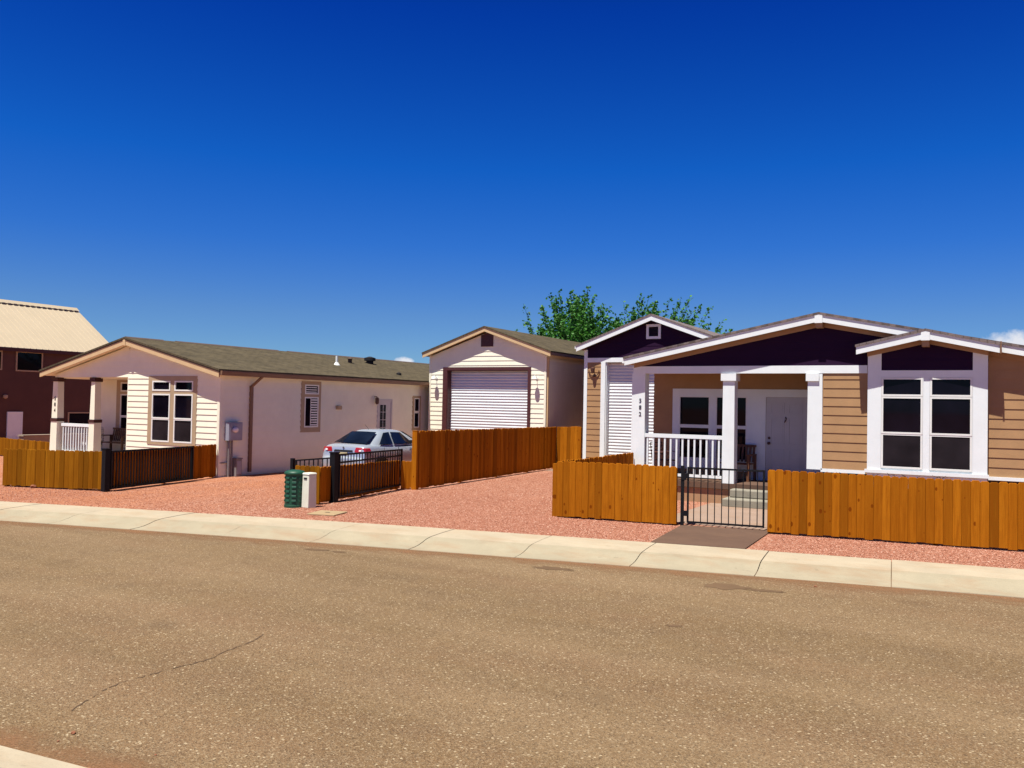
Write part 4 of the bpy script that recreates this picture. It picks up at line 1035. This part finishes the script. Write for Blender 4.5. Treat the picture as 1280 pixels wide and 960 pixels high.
# bare twigs showing over the right fence
rnd = random.Random(21)
for i, (x, y, n_, wd) in enumerate(((-2.66, 17.5, 4, .12), (-1.68, 17.6, 7, .34), (-1.0, 17.65, 7, .40))):
    q = MB()
    for k_ in range(n_):
        ang = rnd.uniform(-1, 1); top = 1.10 + rnd.uniform(-.02, .04) - .0 * k_
        P = [(x, y, 0), (x + ang * wd * .35, y + rnd.uniform(-.05, .05), .55), (x + ang * wd * .8, y + rnd.uniform(-.08, .08), .98), (x + ang * wd + rnd.uniform(-.04, .04), y + rnd.uniform(-.08, .08), top)]
        q.tube(P, .010, 5, .005)
        for _ in range(3):
            f = rnd.uniform(.7, 1); bx = P[2][0] + (P[3][0] - P[2][0]) * f; bz_ = P[2][2] + (P[3][2] - P[2][2]) * f
            q.tube([(bx, P[3][1], bz_), (bx + rnd.uniform(-.1, .1), P[3][1] + rnd.uniform(-.04, .04), bz_ + rnd.uniform(-.02, .05))], .006, 4, .003)
    t = thing('bare_shrub', ('smallest bare shrub whose twigs show over the cedar fence near the porch column', 'bare shrub whose twigs show over the cedar fence under the left bay window', 'bare shrub whose twigs show over the cedar fence under the right bay window')[i], 'shrub', (x, y, 0), group='bare shrubs behind the right fence')
    q.build('stems', M['twig'], t)

# ================================================================== TREES
def tree(label, x, y, h, spread, shoots, seed, lean=0.):
    rnd = random.Random(seed)
    t = thing('tree', label, 'tree', (x, y, 0), 0, 'leafy trees behind the garages')
    tk = MB(); tk.tube([(x, y, 0), (x + .05, y, 1.2), (x - .03, y + .04, 2.4)], .24, 10, .17)
    lv_pts = []; limbs = []
    for k in range(7):
        a = 2 * math.pi * k / 7 + rnd.uniform(-.3, .3); rr = spread * rnd.uniform(.28, .5)
        e = (x + math.cos(a) * rr + lean * .4, y + math.sin(a) * rr, rnd.uniform(.50, .62) * h)
        tk.tube([(x - .03, y + .04, 2.3), ((x + e[0]) / 2 + rnd.uniform(-.15, .15), (y + e[1]) / 2, 2.3 + (e[2] - 2.3) * .5), e], .11, 7, .05); limbs.append(e)
    limbs += [(x + rnd.uniform(-.4, .4), y + rnd.uniform(-.4, .4), .55 * h) for _ in range(3)]
    tk.build('trunk', M['bark'], t)
    cr = MB()
    for k in range(shoots):
        b = rnd.choice(limbs); b = (b[0] + rnd.uniform(-.8, .8), b[1] + rnd.uniform(-.8, .8), b[2] + rnd.uniform(-.9, .4))
        dx, dy = (b[0] - x) / spread + lean * .35, (b[1] - y) / spread
        f = math.sqrt(rnd.random()); ang = rnd.uniform(0, 6.28)
        tip_h = h * rnd.uniform(.66, .92) if rnd.random() < .72 else h * rnd.uniform(.92, 1.06)
        tip = (b[0] + dx * spread * .9 + math.cos(ang) * .7, b[1] + dy * spread * .9 + math.sin(ang) * .7, tip_h - .30 * h * ((dx * dx + dy * dy) ** .5) * rnd.uniform(.3, 1))
        mid = ((b[0] + tip[0]) / 2 + rnd.uniform(-.2, .2), (b[1] + tip[1]) / 2 + rnd.uniform(-.2, .2), b[2] + (tip[2] - b[2]) * .55)
        cr.tube([b, mid, tip], .022, 4, .006, tone=.1)
        n_ = int(96 * rnd.uniform(.7, 1.1))
        for j in range(n_):
            s_ = rnd.random() ** .85
            p0, p1_, u = (b, mid, s_ * 2) if s_ < .5 else (mid, tip, s_ * 2 - 1)
            sp = .05 + .17 * (1 - s_)
            c = Vector([p0[i] + (p1_[i] - p0[i]) * u + rnd.gauss(0, sp) for i in range(3)])
            d = Vector((rnd.gauss(0, 1), rnd.gauss(0, 1), rnd.gauss(-.1, .7))).normalized(); e = d.cross(Vector((rnd.gauss(0, 1), rnd.gauss(0, 1), rnd.gauss(0, 1)))).normalized()
            L_ = rnd.uniform(.12, .20); W_ = L_ * .42; up = d.cross(e) * .25 * W_
            q0, q1, q2, q3, q4 = c, c + d * L_ * .45 + e * W_ + up, c + d * L_, c + d * L_ * .45 - e * W_ + up, c + d * L_ * .5
            cr.add([tuple(v) for v in (q0, q1, q2, q3, q4)], [(0, 1, 4), (1, 2, 4), (0, 4, 3), (4, 2, 3)], min(1, max(0, rnd.gauss(.5, .25))))
    cr.build('crown', M['leaf'], t, recalc=False)
    return t
tree('leafy green tree rising above the cream garage roof, left of the pair', -19.7, 42, 8.35, 2.9, 215, 31)
tree('slimmer green tree with right-leaning shoots above the plum gabled garage roof', -15.75, 43, 8.15, 2.4, 165, 32, .8)

# ================================================================== CAR (silver sedan, seen from behind)
def sedan(label, loc, rz=0):
    t = thing('parked_car', label, 'car', loc, rz)
    # stations: y, half width, bottom, shoulder z, deck z
    st = [(0.00, .66, .36, .52, .60), (.02, .76, .29, .56, .63), (.07, .81, .25, .60, .655), (.10, .82, .24, .66, .67), (.115, .815, .24, .82, .90), (.15, .82, .23, .89, .99), (.22, .83, .22, .93, 1.025),
          (.45, .842, .20, .95, 1.045), (.9, .85, .20, .945, 1.04), (1.6, .853, .20, .93, 1.01), (2.4, .853, .20, .915, .99), (3.1, .85, .20, .90, .985), (3.45, .845, .20, .885, .96), (3.9, .82, .22, .83, .89), (4.2, .77, .24, .74, .79), (4.36, .68, .28, .62, .66), (4.42, .55, .34, .52, .56)]
    V = []; n = 15
    for (y, hw, zb, zs, zt) in st:
        half = [(0, zb), (hw - .12, zb), (hw - .02, zb + .07), (hw, zb + (zs - zb) * .45), (hw - .012, zb + (zs - zb) * .8), (hw - .05, zs), (hw - .13, zs + (zt - zs) * .75), (hw * .5, zt), ]
        ring = [(x, y, z) for x, z in half] + [(-x, y, z) for x, z in half[1:]][::-1]
        V += ring; n = len(ring)
    k = len(st); Fc = []
    for i in range(k - 1):
        for j in range(n):
            a = i * n + j; b = i * n + (j + 1) % n; Fc.append((a, b, b + n, a + n))
    Fc += [tuple(range(n))[::-1], tuple(range((k - 1) * n, k * n))]
    mb = MB(); mb.add(V, Fc)
    # cabin: base ring and roof ring
    bz_ = .97
    base = [(-.70, .36), (.70, .36), (.765, .95), (.775, 2.1), (.74, 2.95), (.66, 3.25), (-.66, 3.25), (-.74, 2.95), (-.775, 2.1), (-.765, .95)]
    roof = [(-.545, 1.12), (.545, 1.12), (.575, 1.32), (.585, 1.9), (.56, 2.22), (.53, 2.38), (-.53, 2.38), (-.56, 2.22), (-.585, 1.9), (-.575, 1.32)]
    zr = [1.375, 1.375, 1.405, 1.42, 1.40, 1.365, 1.365, 1.40, 1.42, 1.405]
    cv = [(x, y, bz_) for x, y in base] + [((x * .96), y, z) for (x, y), z in zip(roof, zr)]
    cv += [(x * .55, y * .9 + .16, 1.45) for x, y in roof] + [(0, 1.7, 1.462)]
    cf = [(i, (i + 1) % 10, 10 + (i + 1) % 10, 10 + i) for i in range(10)] + [(10 + i, 10 + (i + 1) % 10, 20 + (i + 1) % 10, 20 + i) for i in range(10)] + [(20 + i, 20 + (i + 1) % 10, 30) for i in range(10)]
    mb.add(cv, cf)
    bo = mb.build('body', M['car_paint'], t, local=True, smooth=True)
    sub = bo.modifiers.new('smooth', 'SUBSURF'); sub.levels = 2; sub.render_levels = 2
    # glass follows the cabin faces
    def L3(a, b, f): return tuple(a[i] + (b[i] - a[i]) * f for i in range(3))
    def pane(name, q, out, parent=bo, mat='car_glass'):
        g_ = MB(); m_ = []
        nu, nv = 6, 5
        for iv in range(nv + 1):
            for iu in range(nu + 1):
                u, v = iu / nu, iv / nv
                p = L3(L3(q[0], q[1], u), L3(q[3], q[2], u), v); bulge = .018 * 4 * u * (1 - u) * 1.0
                m_.append(tuple(p[i] + out[i] * (bulge) for i in range(3)))
        g_.add(m_, [(iv * (nu + 1) + iu, iv * (nu + 1) + iu + 1, (iv + 1) * (nu + 1) + iu + 1, (iv + 1) * (nu + 1) + iu) for iv in range(nv) for iu in range(nu)])
        return g_.build(name, M[mat], parent, local=True, smooth=True, recalc=False)
    pane('rear_window', [(-.62, .395, 1.055), (.62, .395, 1.055), (.475, 1.06, 1.385), (-.475, 1.06, 1.385)], (0, -.9, .5))
    pane('windscreen', [(.60, 3.12, 1.03), (-.60, 3.12, 1.03), (-.47, 2.42, 1.375), (.47, 2.42, 1.375)], (0, .6, .6))
    for sx in (-1, 1):
        pane('rear_side_window', [(sx * .766, .84, 1.02), (sx * .780, 1.50, 1.02), (sx * .598, 1.50, 1.385), (sx * .588, 1.24, 1.365)], (sx * .4, 0, 0))
        pane('front_side_window', [(sx * .782, 1.57, 1.02), (sx * .762, 2.56, 1.02), (sx * .588, 2.10, 1.365), (sx * .598, 1.57, 1.385)], (sx * .4, 0, 0))
        tl = MB(); 
        tl.hexa([(sx * .42, .085, .80), (sx * .825, .13, .77), (sx * .835, .40, .84), (sx * .44, .20, .82), (sx * .46, .105, .945), (sx * .79, .15, .93), (sx * .80, .38, .93), (sx * .50, .22, .95)])
        tl = tl.build('tail_lamp', M['tail'], bo, local=True); b_ = tl.modifiers.new('edge', 'BEVEL'); b_.width = .02; b_.segments = 3
        cl = MB(); cl.hexa([(sx * .60, .085, .835), (sx * .68, .092, .835), (sx * .68, .12, .835), (sx * .60, .12, .835), (sx * .60, .098, .875), (sx * .68, .105, .875), (sx * .68, .12, .875), (sx * .60, .12, .875)]); cl.build('lens', M['clear_lens'], tl, local=True)
        mi = MB(); mi.hexa([(sx * .80, 2.26, 1.0), (sx * .98, 2.24, 1.02), (sx * .97, 2.36, 1.03), (sx * .80, 2.38, 1.01), (sx * .80, 2.26, 1.12), (sx * .98, 2.24, 1.14), (sx * .97, 2.34, 1.12), (sx * .80, 2.36, 1.11)]); mi = mi.build('mirror', M['car_black'], bo, local=True, bevel=.02)
        for y in (1.52, 2.44):
            hd = MB(); hd.box(sx * .842, sx * .868, y - .09, y + .09, .815, .845) if sx > 0 else hd.box(-.868, -.842, y - .09, y + .09, .815, .845); hd.build('door_handle', M['chrome'], bo, local=True)
        dl_ = MB()
        for y in (1.70, .98): dl_.box(*sorted((sx * .845, sx * .856)), y - .004, y + .004, .32, .93)
        dl_.build('door_seam', M['car_black'], bo, local=True)
        for y in (.86, 3.42):
            ty = MB(); x0 = sx * .68; ty.lathe([(.20, 0), (.30, .0), (.318, .03), (.318, .14), (.30, .175), (.20, .175)], (x0 if sx > 0 else x0 - .175, y, .318), 24, 'x'); ty = ty.build('wheel', M['tyre'], t, local=True)
            ri = MB(); xo = sx * .855
            for q in range(7):
                a = 2 * math.pi * q / 7; ri.tube([(xo, y + .04 * math.cos(a), .318 + .04 * math.sin(a)), (xo, y + .195 * math.cos(a), .318 + .195 * math.sin(a))], .024, 6)
            ri.lathe([(.205, -.02), (.205, .006)], (xo - .01, y, .318), 20, 'x') if 0 else None
            ri.lathe([(.05, -.012), (.05, .012)], (xo, y, .318), 12, 'x'); ri.build('rim', M['rim'], ty, local=True)
            wa = MB(); wa.lathe([(.36, 0), (.36, .012), (.31, .014)], ((sx * .852) if sx > 0 else sx * .852 - .012, y, .32), 24, 'x'); wa.build('wheel_arch', M['car_black'], bo, local=True)
    tg = MB(); tg.hexa([(-.36, .093, .80), (.36, .093, .80), (.36, .13, .80), (-.36, .13, .80), (-.34, .108, .86), (.34, .108, .86), (.34, .14, .86), (-.34, .14, .86)]); tg.build('trunk_recess', M['car_black'], bo, local=True)
    pl = MB(); pl.hexa([(-.16, .082, .70), (.16, .082, .70), (.16, .10, .70), (-.16, .10, .70), (-.16, .088, .79), (.16, .088, .79), (.16, .11, .79), (-.16, .11, .79)]); pl.build('number_plate', M['plate'], bo, local=True)
    em = MB(); em.lathe([(.032, 0), (.032, .012)], (0, .103, .925), 14, 'y'); em.build('boot_badge', M['chrome'], bo, local=True)
    an = MB(); an.tube([(.0, 1.30, 1.44), (-.02, 1.12, 1.60)], .007, 5, .004); an.build('antenna', M['car_black'], bo, local=True)
    return t
sedan('silver four-door sedan parked in the driveway by the cream bungalow wall', (-16.86, 19.80, 0))

# parts that come as separate pieces: one object each
bpy.context.view_layer.update()
for o in list(bpy.data.objects):
    k_ = o.name.split('.')[0]
    if o.type == 'MESH' and (k_ in ('rails', 'armrest', 'band', 'base_trim', 'corner_board', 'door_seam', 'hinge') or (k_ == 'gutter' and o.parent == G1)
                             or (k_ == 'siding' and o.parent == G2)):
        if k_ == 'rails': o.name = 'rail'
        pieces(o)
# ================================================================== CAMERA, LIGHT, SKY
P_, Rl, Hd, HC = .0243, .0195, .510, 2.3
cp, sp = math.cos(P_), math.sin(P_); cr_, sr = math.cos(Rl), math.sin(Rl)
Bm = Matrix(((1, 0, 0), (0, 0, -1), (0, 1, 0))); Pm = Matrix(((1, 0, 0), (0, cp, sp), (0, -sp, cp))); Rm = Matrix(((cr_, -sr, 0), (sr, cr_, 0), (0, 0, 1)))
Gm = Matrix(((math.cos(Hd), math.sin(Hd), 0), (-math.sin(Hd), math.cos(Hd), 0), (0, 0, 1)))
W = Rm @ Pm @ Bm @ Gm            # rows: image right, image down, view direction
cam_d = bpy.data.cameras.new('camera'); cam = bpy.data.objects.new('camera', cam_d); C.objects.link(cam)
rot = Matrix((W[0], -W[1], -W[2])).transposed()
cam.matrix_world = Matrix.Translation((0, 0, HC)) @ rot.to_4x4()
cam_d.sensor_width = 36; cam_d.lens = 1070 / 1280 * 36; cam_d.clip_start = .1; cam_d.clip_end = 9000
SC.camera = cam

EL, AZ = R(69.5), R(7)
Ld = Vector((math.sin(AZ) * math.cos(EL), math.cos(AZ) * math.cos(EL), -math.sin(EL)))
sd = bpy.data.lights.new('sun', 'SUN'); sd.energy = 4.8; sd.angle = R(.5); sd.color = (1, .955, .87)
so_ = bpy.data.objects.new('sun', sd); C.objects.link(so_); so_.rotation_euler = (-Ld).to_track_quat('Z', 'Y').to_euler(); so_.location = (0, 0, 40)

world = bpy.data.worlds.new('World'); SC.world = world; world.use_nodes = True
nt = world.node_tree; bg = nt.nodes['Background']
sky = N(nt, 'ShaderNodeTexSky', sky_type='NISHITA'); sky.sun_disc = False; sky.sun_elevation = EL; sky.sun_rotation = math.pi + AZ
sky.altitude = 1600; sky.air_density = 1.0; sky.dust_density = .3; sky.ozone_density = 3.0
# deep desert sky: sharpen the blue, keep the horizon paler
tc = nt.nodes.new('ShaderNodeTexCoord'); sx = nt.nodes.new('ShaderNodeSeparateXYZ'); nt.links.new(tc.outputs['Generated'], sx.inputs[0])
tint = ramp(nt, sx.outputs[2], [(0.0, (.48, .72, .97)), (.10, (.38, .64, 1.04)), (.18, (.17, .56, 1.26)), (.265, (.05, .50, 1.36)), (.42, (.012, .27, 1.20)), (.60, (.010, .09, .42)), (1, (.012, .06, .24))])
col = mixc(nt, 1.0, sky.outputs[0], tint, 'MULTIPLY')
# two small fair-weather clouds low on the horizon
def cloud(col, d, su, sv, thr):
    dv = Vector(d).normalized(); hx = Vector((dv.y, -dv.x, 0)).normalized()
    dp = nt.nodes.new('ShaderNodeVectorMath'); dp.operation = 'DOT_PRODUCT'; dp.inputs[1].default_value = hx; nt.links.new(tc.outputs['Generated'], dp.inputs[0])
    fr_ = nt.nodes.new('ShaderNodeVectorMath'); fr_.operation = 'DOT_PRODUCT'; fr_.inputs[1].default_value = dv; nt.links.new(tc.outputs['Generated'], fr_.inputs[0])
    u = math_(nt, 'DIVIDE', dp.outputs['Value'], su); v = math_(nt, 'DIVIDE', math_(nt, 'SUBTRACT', sx.outputs[2], dv.z), sv)
    q = math_(nt, 'ADD', math_(nt, 'MULTIPLY', u, u), math_(nt, 'MULTIPLY', v, v))
    nn = N(nt, 'ShaderNodeTexNoise', Scale=60., Detail=6., Roughness=.6); nt.links.new(tc.outputs['Generated'], nn.inputs['Vector'])
    m = mapr(nt, math_(nt, 'ADD', q, math_(nt, 'MULTIPLY', math_(nt, 'SUBTRACT', nn.outputs['Fac'], .5), 2.6)), thr, .1, 0, 1)
    m = math_(nt, 'MULTIPLY', m, math_(nt, 'GREATER_THAN', fr_.outputs['Value'], .5))
    return mixc(nt, m, col, (8.5, 8.8, 9.6))
col = cloud(col, (.035, .997, .067), .050, .019, 1.1)
col = cloud(col, (-.593, .803, .0475), .013, .0055, 1.0)
nt.links.new(col, bg.inputs['Color']); bg.inputs['Strength'].default_value = .054

SC.view_settings.view_transform = 'Standard'; SC.view_settings.look = 'None'; SC.view_settings.gamma = 1; SC.view_settings.use_curve_mapping = False
SC.view_settings.exposure = .74
SC.render.engine = 'CYCLES'
SC.cycles.max_bounces = 6; SC.cycles.diffuse_bounces = 3; SC.cycles.use_denoising = True
